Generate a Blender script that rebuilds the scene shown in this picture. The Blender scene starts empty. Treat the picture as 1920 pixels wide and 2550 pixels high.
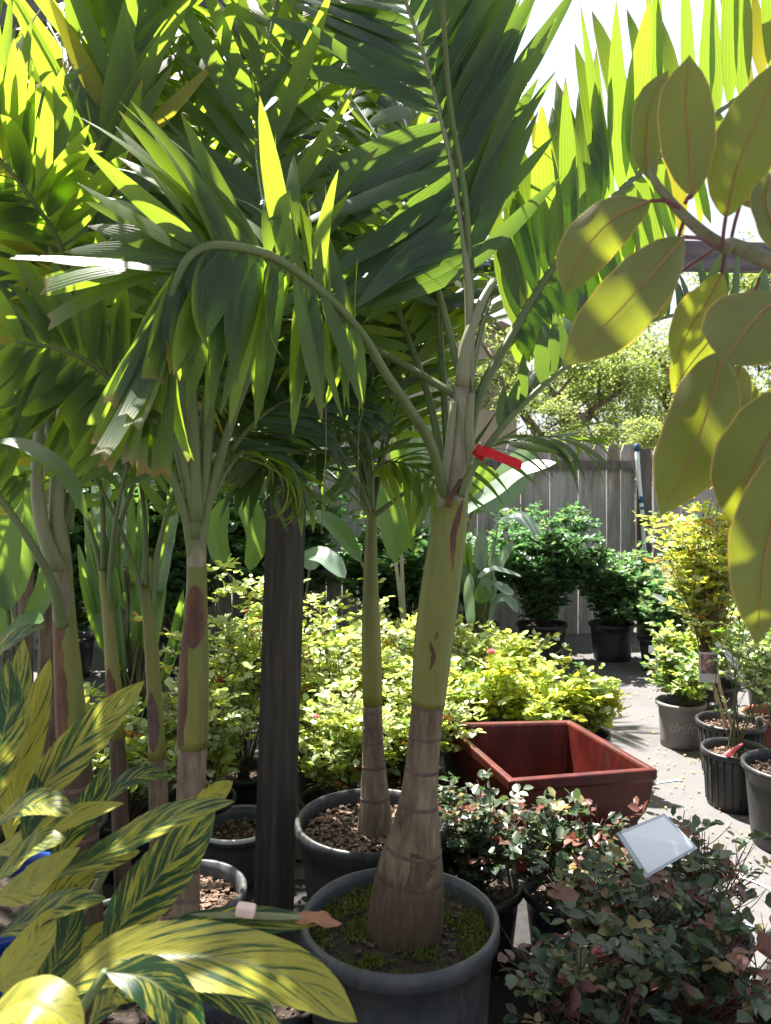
import bpy, math, random
import numpy as np
from mathutils import Vector, Matrix, noise
R = random.Random(7)
NR = np.random.RandomState(7)
PI = math.pi
sc = bpy.context.scene
col = sc.collection

# ---------------- camera, sky, sun, exposure ----------------
F, U0, V0, H = 1950.0, 960.0, 1190.0, 1.5
cd = bpy.data.cameras.new('camera'); cam = bpy.data.objects.new('camera', cd); col.objects.link(cam)
cam.location = (0, 0, H); cam.rotation_euler = (PI/2, 0, 0)
cd.sensor_fit = 'VERTICAL'; cd.sensor_height = 24; cd.lens = F/2550*24
cd.shift_y = -(1275-V0)/2550.0
cd.clip_start = 0.02; cd.clip_end = 500
sc.camera = cam
cd.dof.use_dof = True; cd.dof.focus_distance = 2.1; cd.dof.aperture_fstop = 5.0
SUN = Vector((-.36, .56, 1.3)).normalized()
w = bpy.data.worlds.new('World'); sc.world = w; w.use_nodes = True
nt = w.node_tree; bg = nt.nodes['Background']
sky = nt.nodes.new('ShaderNodeTexSky'); sky.sky_type = 'NISHITA'; sky.sun_disc = False
sky.sun_elevation = math.asin(SUN.z); sky.sun_rotation = math.atan2(SUN.x, SUN.y)
sky.dust_density = 3.0; sky.air_density = 1.0
hs = nt.nodes.new('ShaderNodeHueSaturation'); hs.inputs['Saturation'].default_value = .45
nt.links.new(sky.outputs[0], hs.inputs['Color']); nt.links.new(hs.outputs[0], bg.inputs[0]); bg.inputs[1].default_value = 0.055
sd = bpy.data.lights.new('sun', 'SUN'); so = bpy.data.objects.new('sun', sd); col.objects.link(so)
sd.energy = 5.0; sd.angle = math.radians(.5); sd.color = (1, .955, .88)
so.rotation_euler = (-SUN).to_track_quat('-Z', 'Y').to_euler(); so.location = (0, 0, 8)
sc.view_settings.view_transform = 'Standard'; sc.view_settings.look = 'None'
sc.view_settings.gamma = 1; sc.view_settings.use_curve_mapping = False
sc.view_settings.exposure = 2.3
sc.cycles.max_bounces = 8; sc.cycles.transmission_bounces = 6

# ---------------- helpers ----------------
def P(u, v, d): return Vector(((u-U0)/F*d, d, H+(V0-v)/F*d))
def tag(o, label=None, cat=None, group=None, kind=None):
    if label: o['label'] = label
    if cat: o['category'] = cat
    if group: o['group'] = group
    if kind: o['kind'] = kind
    return o
def thing(name, loc, label, cat, group=None):
    o = bpy.data.objects.new(name, None); col.objects.link(o); o.location = loc
    o.empty_display_size = .1
    return tag(o, label, cat, group)
def link(name, me, parent=None, loc=None):
    o = bpy.data.objects.new(name, me); col.objects.link(o)
    if parent:
        o.parent = parent
        if parent.type == 'EMPTY': o.location = -Vector(parent.location)
    if loc is not None: o.location = loc
    return o
class MB:
    def __init__(s): s.v = []; s.f = []; s.uv = []; s.mi = []
    def face(s, idx, uv=None, m=0):
        s.f.append(tuple(idx)); s.uv.append(uv or [(0, 0)]*len(idx)); s.mi.append(m)
    def tube(s, pts, rad, n=10, m=0, caps=True, ref=None):
        pts = [Vector(p) for p in pts]; k = len(pts); b = len(s.v)
        if not hasattr(rad, '__len__'): rad = [rad]*k
        pr = ref or Vector((0, 1, 0.01)); L = 0; Ls = []
        for i, p in enumerate(pts):
            T = (pts[min(i+1, k-1)]-pts[max(i-1, 0)])
            if T.length < 1e-9: T = Vector((0, 0, 1))
            T.normalize()
            A = (pr-T*pr.dot(T))
            if A.length < 1e-4: A = T.orthogonal()
            A.normalize(); pr = A; B = T.cross(A)
            if i: L += (p-pts[i-1]).length
            Ls.append(L)
            for j in range(n):
                a = 2*PI*j/n; s.v.append(p+(A*math.cos(a)+B*math.sin(a))*rad[i])
        for i in range(k-1):
            for j in range(n):
                j2 = (j+1) % n
                s.face((b+i*n+j, b+i*n+j2, b+(i+1)*n+j2, b+(i+1)*n+j),
                       [(j/n, Ls[i]), ((j+1)/n, Ls[i]), ((j+1)/n, Ls[i+1]), (j/n, Ls[i+1])], m)
        if caps:
            s.face([b+j for j in range(n)][::-1], None, m); s.face([b+(k-1)*n+j for j in range(n)], None, m)
        return s
    def lathe(s, prof, c, n=40, m=0):
        b = len(s.v); c = Vector(c); L = 0
        for i, (r, z) in enumerate(prof):
            for j in range(n):
                a = 2*PI*j/n; s.v.append(c+Vector((r*math.cos(a), r*math.sin(a), z)))
        for i in range(len(prof)-1):
            for j in range(n):
                j2 = (j+1) % n
                s.face((b+i*n+j, b+i*n+j2, b+(i+1)*n+j2, b+(i+1)*n+j),
                       [(j/n, i/9), ((j+1)/n, i/9), ((j+1)/n, (i+1)/9), (j/n, (i+1)/9)], m)
        return s
    def box(s, lo, hi, mat=None, m=0):
        b = len(s.v); lo = Vector(lo); hi = Vector(hi)
        for z in (lo.z, hi.z):
            for x, y in ((lo.x, lo.y), (hi.x, lo.y), (hi.x, hi.y), (lo.x, hi.y)):
                p = Vector((x, y, z)); s.v.append(mat @ p if mat else p)
        for f in ((3, 2, 1, 0), (4, 5, 6, 7), (0, 1, 5, 4), (1, 2, 6, 5), (2, 3, 7, 6), (3, 0, 4, 7)):
            s.face([b+i for i in f], [(0, 0), (1, 0), (1, 1), (0, 1)], m)
        return s
    def mesh(s, name, mats, smooth=True):
        me = bpy.data.meshes.new(name); me.from_pydata([tuple(v) for v in s.v], [], s.f)
        ul = me.uv_layers.new(name='UVMap'); flat = []
        for uv in s.uv:
            for a in uv: flat.extend(a)
        ul.data.foreach_set('uv', flat)
        for m in (mats if isinstance(mats, (list, tuple)) else [mats]): me.materials.append(m)
        me.polygons.foreach_set('material_index', s.mi)
        me.polygons.foreach_set('use_smooth', [smooth]*len(s.f)); me.update()
        return me
    def build(s, name, mats, parent=None, smooth=True):
        return link(name, s.mesh(name, mats, smooth), parent)
def spline(ctrl, n):
    c = [np.array(tuple(p), float) for p in ctrl]; c = [2*c[0]-c[1]]+c+[2*c[-1]-c[-2]]
    seg = len(c)-3; out = []
    for i in range(n):
        t = i/(n-1)*seg; k = min(int(t), seg-1); t -= k
        a, b, d, e = c[k:k+4]
        out.append(Vector(.5*((2*b)+(-a+d)*t+(2*a-5*b+4*d-e)*t*t+(-a+3*b-3*d+e)*t**3)))
    return out
def lerp(a, b, t): return a+(b-a)*t
def interp(x, xs, ys): return float(np.interp(x, xs, ys))

# ---------------- materials ----------------
def newmat(name):
    m = bpy.data.materials.new(name); m.use_nodes = True; nt = m.node_tree
    return m, nt, nt.nodes, nt.links, nt.nodes['Principled BSDF']
def ramp(nt, fac, stops):
    r = nt.nodes.new('ShaderNodeValToRGB'); e = r.color_ramp.elements
    while len(e) > 1: e.remove(e[-1])
    e[0].position = stops[0][0]; e[0].color = (*stops[0][1], 1)
    for p, c in stops[1:]:
        x = e.new(p); x.color = (*c, 1)
    nt.links.new(fac, r.inputs[0]); return r.outputs[0]
def tnoise(nt, scale, detail=4, rough=.6, vec=None, stretch=None, coord='Object'):
    n = nt.nodes.new('ShaderNodeTexNoise'); n.inputs['Scale'].default_value = scale
    n.inputs['Detail'].default_value = detail; n.inputs['Roughness'].default_value = rough
    if vec is None:
        tc = nt.nodes.new('ShaderNodeTexCoord'); vec = tc.outputs[coord]
    if stretch:
        mp = nt.nodes.new('ShaderNodeMapping'); mp.inputs['Scale'].default_value = stretch
        nt.links.new(vec, mp.inputs[0]); vec = mp.outputs[0]
    nt.links.new(vec, n.inputs['Vector']); return n.outputs['Fac']
def mathn(nt, op, a, b=None, c=None):
    n = nt.nodes.new('ShaderNodeMath'); n.operation = op
    for i, x in enumerate((a, b, c)):
        if x is None: continue
        if isinstance(x, (int, float)): n.inputs[i].default_value = x
        else: nt.links.new(x, n.inputs[i])
    return n.outputs[0]
def mixc(nt, fac, a, b, mode='MIX'):
    n = nt.nodes.new('ShaderNodeMix'); n.data_type = 'RGBA'; n.blend_type = mode
    for s, x in ((n.inputs[0], fac), (n.inputs[6], a), (n.inputs[7], b)):
        if isinstance(x, (int, float)): s.default_value = x
        elif isinstance(x, tuple): s.default_value = (*x, 1)
        else: nt.links.new(x, s)
    return n.outputs[2]
def bump(nt, bs, h, st=.3, dist=.01):
    b = nt.nodes.new('ShaderNodeBump'); b.inputs['Strength'].default_value = st; b.inputs['Distance'].default_value = dist
    nt.links.new(h, b.inputs['Height']); nt.links.new(b.outputs[0], bs.inputs['Normal']); return b
def solid(name, stops, scale=6, rough=.6, stretch=None, bstr=.3, bdist=.004, coord='Object', detail=5, spec=.4):
    m, nt, N, L, bs = newmat(name)
    f = tnoise(nt, scale, detail, .65, stretch=stretch, coord=coord)
    L.new(ramp(nt, f, stops), bs.inputs['Base Color'])
    bs.inputs['Roughness'].default_value = rough; bs.inputs['Specular IOR Level'].default_value = spec
    if bstr: bump(nt, bs, f, bstr, bdist)
    return m
def leafmat(name, dark, light, trans, tf=.42, rough=.42, vein=60, tip=None, spec=.5, scale=8, uvpat=None):
    """thin leaf: gloss and diffuse on the face, light coming through it"""
    m, nt, N, L, bs = newmat(name)
    oi = N.new('ShaderNodeObjectInfo'); f = tnoise(nt, scale, 3, .6)
    f = mathn(nt, 'ADD', mathn(nt, 'MULTIPLY', f, .65), mathn(nt, 'MULTIPLY', oi.outputs['Random'], .4))
    c = ramp(nt, f, [(.25, dark), (.75, light)])
    uv = N.new('ShaderNodeUVMap'); sp = N.new('ShaderNodeSeparateXYZ'); L.new(uv.outputs[0], sp.inputs[0])
    tc = mixc(nt, mathn(nt, 'MULTIPLY', f, .5), trans, tuple(x*.62 for x in trans))
    h = mathn(nt, 'SINE', mathn(nt, 'MULTIPLY', sp.outputs[1], vein))
    if vein:
        c = mixc(nt, mathn(nt, 'MULTIPLY_ADD', h, .3, .3), c, tuple(min(1, x*1.8) for x in light))
        tc = mixc(nt, mathn(nt, 'MULTIPLY_ADD', h, .3, .3), tc, tuple(x*.55 for x in trans))
    if tip:
        tn = tnoise(nt, 14, 2)
        q = mathn(nt, 'ADD', mathn(nt, 'ADD', sp.outputs[0], mathn(nt, 'MULTIPLY', tn, .25)), mathn(nt, 'MULTIPLY', oi.outputs['Random'], .09))
        g = N.new('ShaderNodeMapRange'); L.new(q, g.inputs[0]); g.inputs[1].default_value = 1.1; g.inputs[2].default_value = 1.2
        c = mixc(nt, g.outputs[0], c, tip); tc = mixc(nt, g.outputs[0], tc, tip)
    L.new(c, bs.inputs['Base Color']); bs.inputs['Roughness'].default_value = rough
    bs.inputs['Specular IOR Level'].default_value = spec
    if vein: b = bump(nt, bs, h, .25, .001)
    tr = N.new('ShaderNodeBsdfTranslucent'); L.new(tc, tr.inputs[0])
    mx = N.new('ShaderNodeMixShader'); mx.inputs[0].default_value = tf
    L.new(bs.outputs[0], mx.inputs[1]); L.new(tr.outputs[0], mx.inputs[2]); L.new(mx.outputs[0], N['Material Output'].inputs[0])
    return m
M = {}
M['palm'] = leafmat('palm_leaf', (.014, .032, .012), (.034, .06, .02), (.5, .74, .04), .43, .42, 38, tip=(.25, .17, .05))
M['palm_blue'] = leafmat('palm_leaf_deep', (.012, .028, .016), (.025, .05, .026), (.3, .5, .04), .33, .38, 38)
M['palm_yel'] = leafmat('palm_leaf_yellowed', (.09, .11, .02), (.2, .18, .03), (.62, .58, .03), .5, .45, 70, tip=(.3, .2, .06))
M['rachis'] = solid('rachis_green', [(.3, (.06, .09, .025)), (.6, (.11, .145, .05)), (.8, (.14, .125, .055))], 9, .45, (1, 1, .15), .15, .002)
M['rachis_pale'] = solid('rachis_pale', [(.3, (.12, .15, .06)), (.55, (.2, .21, .12)), (.8, (.13, .11, .06))], 14, .5, (1, 1, .2), .15, .002)
M['sheath'] = solid('sheath_speckled', [(.3, (.09, .08, .045)), (.5, (.19, .18, .11)), (.62, (.26, .24, .18)), (.8, (.11, .08, .05))], 22, .6, (1, 1, .35), .25, .003)
M['shaft'] = solid('crownshaft_green', [(.28, (.07, .085, .012)), (.5, (.13, .145, .022)), (.75, (.19, .175, .035))], 10, .38, (1.6, 1.6, .12), .12, .002)
M['redbrown'] = solid('sheath_red_brown', [(.3, (.035, .014, .01)), (.5, (.085, .03, .017)), (.64, (.13, .085, .025))], 26, .6, (1, 1, .2), .4, .003)
M['trunk'] = solid('trunk_grey', [(.25, (.045, .030, .018)), (.45, (.11, .076, .046)), (.6, (.17, .125, .08)), (.72, (.24, .2, .15)), (.85, (.085, .075, .03))], 26, .75, (1.5, 1.5, .3), .5, .003)
M['trunkdk'] = solid('trunk_base_brown', [(.25, (.03, .018, .010)), (.5, (.07, .043, .025)), (.8, (.12, .08, .048))], 60, .8, (1.2, 1.2, .12), .6, .003)
M['scar'] = solid('leaf_scar', [(.3, (.06, .04, .035)), (.7, (.15, .09, .075))], 40, .8)
M['cane'] = solid('cane_brown', [(.3, (.05, .03, .02)), (.7, (.13, .09, .05))], 30, .7)
M['canedk'] = solid('cane_dark_red', [(.3, (.03, .012, .01)), (.7, (.09, .03, .025))], 30, .6)
M['canegreen'] = solid('cane_green', [(.3, (.05, .07, .02)), (.7, (.14, .11, .06))], 30, .6)
M['bark'] = solid('bark_tree', [(.3, (.08, .06, .045)), (.6, (.2, .15, .115)), (.8, (.26, .21, .17))], 9, .9, (1, 1, .3), .8, .02)
M['blackpot'] = solid('black_nursery_plastic', [(.3, (.014, .015, .017)), (.7, (.028, .029, .032))], 12, .42, None, .08, .002)
M['darkpot'] = solid('charcoal_pot_plastic', [(.3, (.035, .038, .042)), (.6, (.06, .064, .068)), (.85, (.085, .08, .075))], 10, .48, (1, 1, .5), .12, .002)
def dirty(m, lvl=.55, colr=(.13, .115, .1)):
    nt = m.node_tree; bs = nt.nodes['Principled BSDF']; old = bs.inputs['Base Color'].links[0].from_socket
    a = tnoise(nt, 5, 6, .7); b = tnoise(nt, 60, 3, .7, stretch=(1, 1, .25))
    f = mathn(nt, 'MULTIPLY', ramp(nt, a, [(.42, (0, 0, 0)), (.68, (1, 1, 1))]), ramp(nt, b, [(.4, (0, 0, 0)), (.7, (1, 1, 1))]))
    nt.links.new(mixc(nt, mathn(nt, 'MULTIPLY', f, lvl), old, colr), bs.inputs['Base Color'])
    rr_ = mathn(nt, 'MULTIPLY_ADD', a, .35, .25); nt.links.new(rr_, bs.inputs['Roughness'])
dirty(M['blackpot']); dirty(M['darkpot'], .5, (.2, .18, .15)); 
M['greypot'] = solid('grey_pot_plastic', [(.3, (.15, .135, .14)), (.7, (.2, .18, .185))], 9, .55)
M['terra'] = solid('terracotta_plastic', [(.3, (.3, .1, .06)), (.7, (.42, .17, .11))], 9, .6)
M['bluepot'] = solid('blue_glaze', [(.3, (.006, .02, .12)), (.7, (.012, .05, .25))], 5, .12, None, .05)
M['soil'] = solid('potting_soil', [(.3, (.012, .009, .007)), (.55, (.04, .028, .02)), (.75, (.11, .075, .055))], 70, .95, None, 1, .012)
M['chip'] = solid('bark_chip', [(.3, (.05, .03, .02)), (.5, (.16, .1, .07)), (.75, (.34, .23, .17))], 25, .9)
M['chipdk'] = solid('dark_bark_chip', [(.3, (.03, .02, .015)), (.7, (.13, .085, .06))], 25, .9)
M['moss'] = leafmat('moss', (.05, .07, .012), (.12, .14, .02), (.2, .25, .02), .3, .9, 0)
M['wood'] = solid('post_wood_dark', [(.25, (.016, .013, .011)), (.5, (.038, .032, .027)), (.75, (.075, .062, .05))], 14, .85, (3, 3, .18), .6, .006)
M['plankwood'] = solid('plank_wood', [(.25, (.13, .1, .065)), (.5, (.22, .17, .11)), (.75, (.3, .24, .16))], 10, .85, (2, 2, .2), .5, .004)  # pale brown timber colour for the plank
M['beam'] = solid('beam_wood', [(.25, (.06, .05, .055)), (.5, (.13, .11, .12)), (.75, (.2, .17, .17))], 6, .85, (.4, 3, 3), .6, .006)
M['metalpole'] = M['beam']
M['red'] = solid('red_lacquer', [(.25, (.025, .004, .003)), (.5, (.06, .006, .005)), (.62, (.095, .010, .007)), (.7, (.05, .012, .008)), (.8, (.13, .05, .03))], 13, .26, (1, 1, .5), .15, .002, detail=8)
M['ribbon'] = leafmat('red_tape', (.55, .01, .015), (.7, .02, .03), (.8, .01, .03), .45, .35, 0)
M['white'] = solid('white_card', [(.3, (.78, .79, .83)), (.7, (.84, .85, .88))], 3, .3, None, 0)
M['clear'] = solid('clear_frame', [(.3, (.4, .42, .46)), (.7, (.5, .52, .56))], 3, .15, None, 0)
M['teal'] = solid('teal_print', [(.3, (.03, .2, .26)), (.7, (.1, .3, .33))], 40, .5, None, 0)
M['pvc'] = solid('white_pvc', [(.3, (.62, .63, .66)), (.7, (.75, .76, .78))], 5, .4, None, 0)
M['bluetape'] = solid('blue_tape', [(.3, (.02, .05, .12)), (.7, (.04, .1, .22))], 5, .5, None, 0)
M['pinkchip'] = solid('pink_stone', [(.3, (.62, .42, .38)), (.7, (.8, .65, .6))], 20, .7)
M['deadleaf'] = leafmat('dead_leaf_tip', (.16, .07, .035), (.3, .15, .09), (.35, .16, .07), .3, .8, 30)
M['stake'] = solid('bamboo_stake', [(.3, (.36, .26, .15)), (.7, (.5, .38, .24))], 20, .6)
dirty(M['red'], .12, (.2, .12, .09)); dirty(M['shaft'], .5, (.22, .17, .08))
# shrub leaves
M['rose_dk'] = leafmat('rose_leaf_dark', (.015, .035, .018), (.04, .068, .035), (.1, .2, .05), .22, .38, 0, scale=20)
M['rose_gy'] = leafmat('rose_leaf_grey_green', (.035, .058, .032), (.085, .11, .06), (.16, .24, .07), .25, .42, 0, scale=20)
M['rose_rd'] = leafmat('rose_leaf_reddish', (.1, .035, .03), (.2, .1, .07), (.3, .1, .06), .3, .4, 0, scale=20)
M['rose_yl'] = leafmat('rose_leaf_tan', (.16, .15, .06), (.32, .26, .13), (.5, .38, .12), .35, .45, 0, scale=20)
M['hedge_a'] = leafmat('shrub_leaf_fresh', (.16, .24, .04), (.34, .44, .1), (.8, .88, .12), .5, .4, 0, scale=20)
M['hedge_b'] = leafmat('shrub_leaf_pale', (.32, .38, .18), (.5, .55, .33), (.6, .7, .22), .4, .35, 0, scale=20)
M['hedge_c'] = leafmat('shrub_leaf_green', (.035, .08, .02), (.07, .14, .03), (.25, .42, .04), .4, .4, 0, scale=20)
M['hedge_o'] = leafmat('shrub_leaf_orange', (.3, .12, .03), (.45, .2, .05), (.75, .3, .05), .4, .45, 0, scale=20)
M['yel'] = leafmat('shrub_leaf_yellow', (.26, .25, .03), (.42, .38, .05), (.8, .75, .05), .42, .4, 0, scale=20)
M['far_dk'] = leafmat('feathery_leaf_dark', (.035, .085, .035), (.08, .16, .07), (.16, .38, .1), .36, .45, 0, scale=6)
M['far_lt'] = leafmat('far_leaf_light', (.09, .16, .08), (.2, .28, .14), (.35, .5, .15), .35, .4, 0, scale=6)
M['tree_a'] = leafmat('tree_leaf_light', (.12, .17, .05), (.24, .29, .1), (.45, .55, .12), .42, .5, 0, scale=2)
M['tree_b'] = leafmat('tree_leaf_mid', (.05, .1, .03), (.11, .17, .05), (.3, .42, .07), .4, .5, 0, scale=2)
M['petal_w'] = leafmat('petal_white', (.75, .7, .66), (.85, .8, .78), (.8, .7, .65), .4, .5, 0)
M['petal_p'] = leafmat('petal_pink', (.6, .1, .16), (.75, .3, .33), (.8, .2, .25), .4, .5, 0)
M['petal_r'] = leafmat('petal_red', (.5, .02, .02), (.7, .06, .04), (.8, .04, .03), .4, .5, 0)
M['banana'] = leafmat('paddle_leaf', (.03, .08, .025), (.065, .13, .04), (.36, .58, .05), .38, .26, 90, spec=.6)
M['banana_gy'] = leafmat('paddle_leaf_waxy', (.13, .2, .15), (.22, .3, .23), (.3, .45, .2), .25, .3, 0, spec=.6)
M['banana_stem'] = solid('paddle_stem_pink', [(.3, (.2, .24, .12)), (.6, (.42, .36, .3)), (.8, (.5, .36, .32))], 6, .5, (1, 1, .1))
M['litter'] = leafmat('fallen_leaf', (.3, .2, .06), (.5, .38, .14), (.4, .3, .1), .2, .8, 0)

def ficus_mat():
    m, nt, N, L, bs = newmat('rubber_leaf')
    uv = N.new('ShaderNodeUVMap'); sp = N.new('ShaderNodeSeparateXYZ'); L.new(uv.outputs[0], sp.inputs[0])
    oi = N.new('ShaderNodeObjectInfo')
    v = mathn(nt, 'ABSOLUTE', mathn(nt, 'SUBTRACT', sp.outputs[1], .5))
    s = mathn(nt, 'SUBTRACT', mathn(nt, 'MULTIPLY', sp.outputs[0], 34), mathn(nt, 'MULTIPLY', v, 22))
    h = mathn(nt, 'SINE', mathn(nt, 'MULTIPLY', s, 6.28))
    n = tnoise(nt, 12, 5, .6)
    geo = N.new('ShaderNodeNewGeometry')
    up = ramp(nt, n, [(.3, (.024, .03, .010)), (.7, (.048, .05, .02))])
    c = mixc(nt, mathn(nt, 'MULTIPLY', oi.outputs['Random'], .4), up, (.08, .068, .044))
    sp2 = ramp(nt, tnoise(nt, 55, 2, .4), [(.70, (0, 0, 0)), (.76, (1, 1, 1))])
    c = mixc(nt, mathn(nt, 'MULTIPLY', sp2, .5), c, (.1, .04, .03))
    edge = ramp(nt, v, [(.478, (0, 0, 0)), (.49, (1, 1, 1))])
    c = mixc(nt, edge, c, (.5, .33, .08))
    c = mixc(nt, mathn(nt, 'MULTIPLY_ADD', mathn(nt, 'POWER', mathn(nt, 'ABSOLUTE', h), 6), .38, .0), c, (.2, .2, .09))
    L.new(c, bs.inputs['Base Color']); L.new(ramp(nt, n, [(.3, (.22,)*3), (.7, (.45,)*3)]), bs.inputs['Roughness'])
    bump(nt, bs, h, .3, .0015)
    tr = N.new('ShaderNodeBsdfTranslucent')
    L.new(mixc(nt, edge, mixc(nt, n, (.56, .64, .03), (.38, .44, .015)), (.75, .42, .04)), tr.inputs[0])
    mx = N.new('ShaderNodeMixShader'); mx.inputs[0].default_value = .34
    L.new(bs.outputs[0], mx.inputs[1]); L.new(tr.outputs[0], mx.inputs[2]); L.new(mx.outputs[0], N['Material Output'].inputs[0])
    return m
M['ficus'] = ficus_mat()
M['ficus_rib'] = solid('rubber_midrib', [(.3, (.22, .1, .045)), (.7, (.3, .15, .07))], 20, .5, None, .1)
M['ficus_red'] = solid('rubber_petiole', [(.3, (.1, .02, .028)), (.7, (.17, .045, .045))], 20, .5, None, .1)
M['ficus_stem'] = solid('rubber_branch', [(.3, (.09, .1, .04)), (.55, (.17, .16, .09)), (.8, (.24, .2, .15))], 40, .6, None, .4, .003)

def ginger_mat():
    m, nt, N, L, bs = newmat('variegated_ginger_leaf')
    uv = N.new('ShaderNodeUVMap'); sp = N.new('ShaderNodeSeparateXYZ'); L.new(uv.outputs[0], sp.inputs[0])
    oi = N.new('ShaderNodeObjectInfo')
    v = mathn(nt, 'SUBTRACT', sp.outputs[1], .5); av = mathn(nt, 'ABSOLUTE', v)
    s = mathn(nt, 'SUBTRACT', mathn(nt, 'MULTIPLY', sp.outputs[0], 1.0), mathn(nt, 'MULTIPLY', av, .62))
    cb = N.new('ShaderNodeCombineXYZ'); L.new(mathn(nt, 'MULTIPLY', s, 15), cb.inputs[0])
    L.new(mathn(nt, 'MULTIPLY', av, 1.2), cb.inputs[1])
    L.new(mathn(nt, 'ADD', mathn(nt, 'MULTIPLY', oi.outputs['Random'], 40), mathn(nt, 'MULTIPLY', mathn(nt, 'GREATER_THAN', v, 0), 7)), cb.inputs[2])
    f = tnoise(nt, 1.25, 4, .62, vec=cb.outputs[0])
    f2 = tnoise(nt, 5, 2, .5, vec=cb.outputs[0])
    ff = mathn(nt, 'ADD', mathn(nt, 'MULTIPLY', f, .8), mathn(nt, 'MULTIPLY', f2, .2))
    ff = mathn(nt, 'SUBTRACT', ff, mathn(nt, 'MULTIPLY', mathn(nt, 'SUBTRACT', oi.outputs['Random'], .42), .2))
    mid = ramp(nt, av, [(.012, (1, 1, 1)), (.03, (0, 0, 0))])
    c = ramp(nt, ff, [(.40, (.012, .04, .016)), (.455, (.03, .08, .022)), (.485, (.22, .23, .03)), (.56, (.38, .35, .05)), (.63, (.3, .29, .045)), (.72, (.14, .18, .03))])
    c = mixc(nt, mid, c, (.2, .22, .08))
    t = ramp(nt, ff, [(.40, (.02, .1, .02)), (.455, (.06, .18, .03)), (.48, (.5, .48, .04)), (.65, (.56, .52, .07))])
    L.new(c, bs.inputs['Base Color']); bs.inputs['Roughness'].default_value = .33
    h = mathn(nt, 'SINE', mathn(nt, 'MULTIPLY', s, 300)); bump(nt, bs, mathn(nt, 'ADD', h, f), .3, .0016)
    tr = N.new('ShaderNodeBsdfTranslucent'); L.new(t, tr.inputs[0])
    mx = N.new('ShaderNodeMixShader'); mx.inputs[0].default_value = .38
    L.new(bs.outputs[0], mx.inputs[1]); L.new(tr.outputs[0], mx.inputs[2]); L.new(mx.outputs[0], N['Material Output'].inputs[0])
    return m
M['ginger'] = ginger_mat()

def fence_mat():
    m, nt, N, L, bs = newmat('weathered_cedar')
    oi = N.new('ShaderNodeObjectInfo'); tc = N.new('ShaderNodeTexCoord')
    mp = N.new('ShaderNodeVectorMath'); mp.operation = 'ADD'; L.new(tc.outputs['Object'], mp.inputs[0])
    cx_ = N.new('ShaderNodeCombineXYZ'); L.new(mathn(nt, 'MULTIPLY', oi.outputs['Random'], 30), cx_.inputs[0]); L.new(cx_.outputs[0], mp.inputs[1]); V = mp.outputs[0]
    f = tnoise(nt, 14, 7, .75, vec=V, stretch=(5, 5, .3)); g = tnoise(nt, 2.2, 5, .65, vec=V, stretch=(2, 1, .8)); kn = tnoise(nt, 9, 1, .3, vec=V, stretch=(1, 1, .7))
    c = ramp(nt, f, [(.3, (.1, .09, .09)), (.45, (.32, .295, .29)), (.6, (.5, .47, .465)), (.75, (.62, .59, .58))])
    c = mixc(nt, ramp(nt, g, [(.48, (0, 0, 0)), (.66, (.85, .85, .85))]), c, (.17, .115, .075))
    c = mixc(nt, ramp(nt, kn, [(.74, (0, 0, 0)), (.78, (1, 1, 1))]), c, (.06, .04, .03))
    c = mixc(nt, mathn(nt, 'MULTIPLY', oi.outputs['Random'], .5), c, (.25, .22, .2))
    L.new(c, bs.inputs['Base Color']); bs.inputs['Roughness'].default_value = .92
    bump(nt, bs, f, .8, .008); return m
M['fence'] = fence_mat()
M['fencepost'] = solid('fence_post_dark', [(.3, (.06, .05, .045)), (.6, (.14, .12, .11)), (.8, (.24, .22, .21))], 12, .9, (3, 3, .2), .6, .006)
def ground_mat():
    m, nt, N, L, bs = newmat('worn_asphalt')
    a = tnoise(nt, 1.1, 6, .6); b = tnoise(nt, 120, 4, .7); d = tnoise(nt, 9, 5, .65)
    c = ramp(nt, a, [(.35, (.05, .048, .049)), (.5, (.088, .084, .085)), (.6, (.1, .095, .095)), (.72, (.06, .057, .056))])
    c = mixc(nt, .35, c, ramp(nt, b, [(.35, (.05, .048, .048)), (.65, (.16, .153, .15))]))
    c = mixc(nt, mathn(nt, 'MULTIPLY', ramp(nt, d, [(.55, (0, 0, 0)), (.7, (1, 1, 1))]), .45), c, (.07, .06, .05))
    L.new(c, bs.inputs['Base Color']); bs.inputs['Roughness'].default_value = .85
    bump(nt, bs, b, .4, .004); return m
M['ground'] = ground_mat()
M['stucco'] = solid('stucco_tan', [(.3, (.42, .34, .29)), (.7, (.52, .44, .38))], 4, .9)
M['roof'] = solid('roof_shingle', [(.3, (.2, .14, .12)), (.7, (.3, .22, .2))], 5, .9)
M['glass'] = solid('window_glass', [(.3, (.03, .04, .05)), (.7, (.06, .07, .08))], 2, .08, None, 0)
M['trim'] = solid('white_trim', [(.3, (.6, .58, .56)), (.7, (.72, .7, .68))], 3, .6, None, 0)
M['chalk'] = solid('chalk_blue', [(.3, (.25, .35, .45)), (.7, (.4, .5, .62))], 40, .9, None, 0)
M['chalkw'] = solid('chalk_white', [(.3, (.5, .5, .48)), (.7, (.7, .7, .68))], 40, .9, None, 0)

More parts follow.
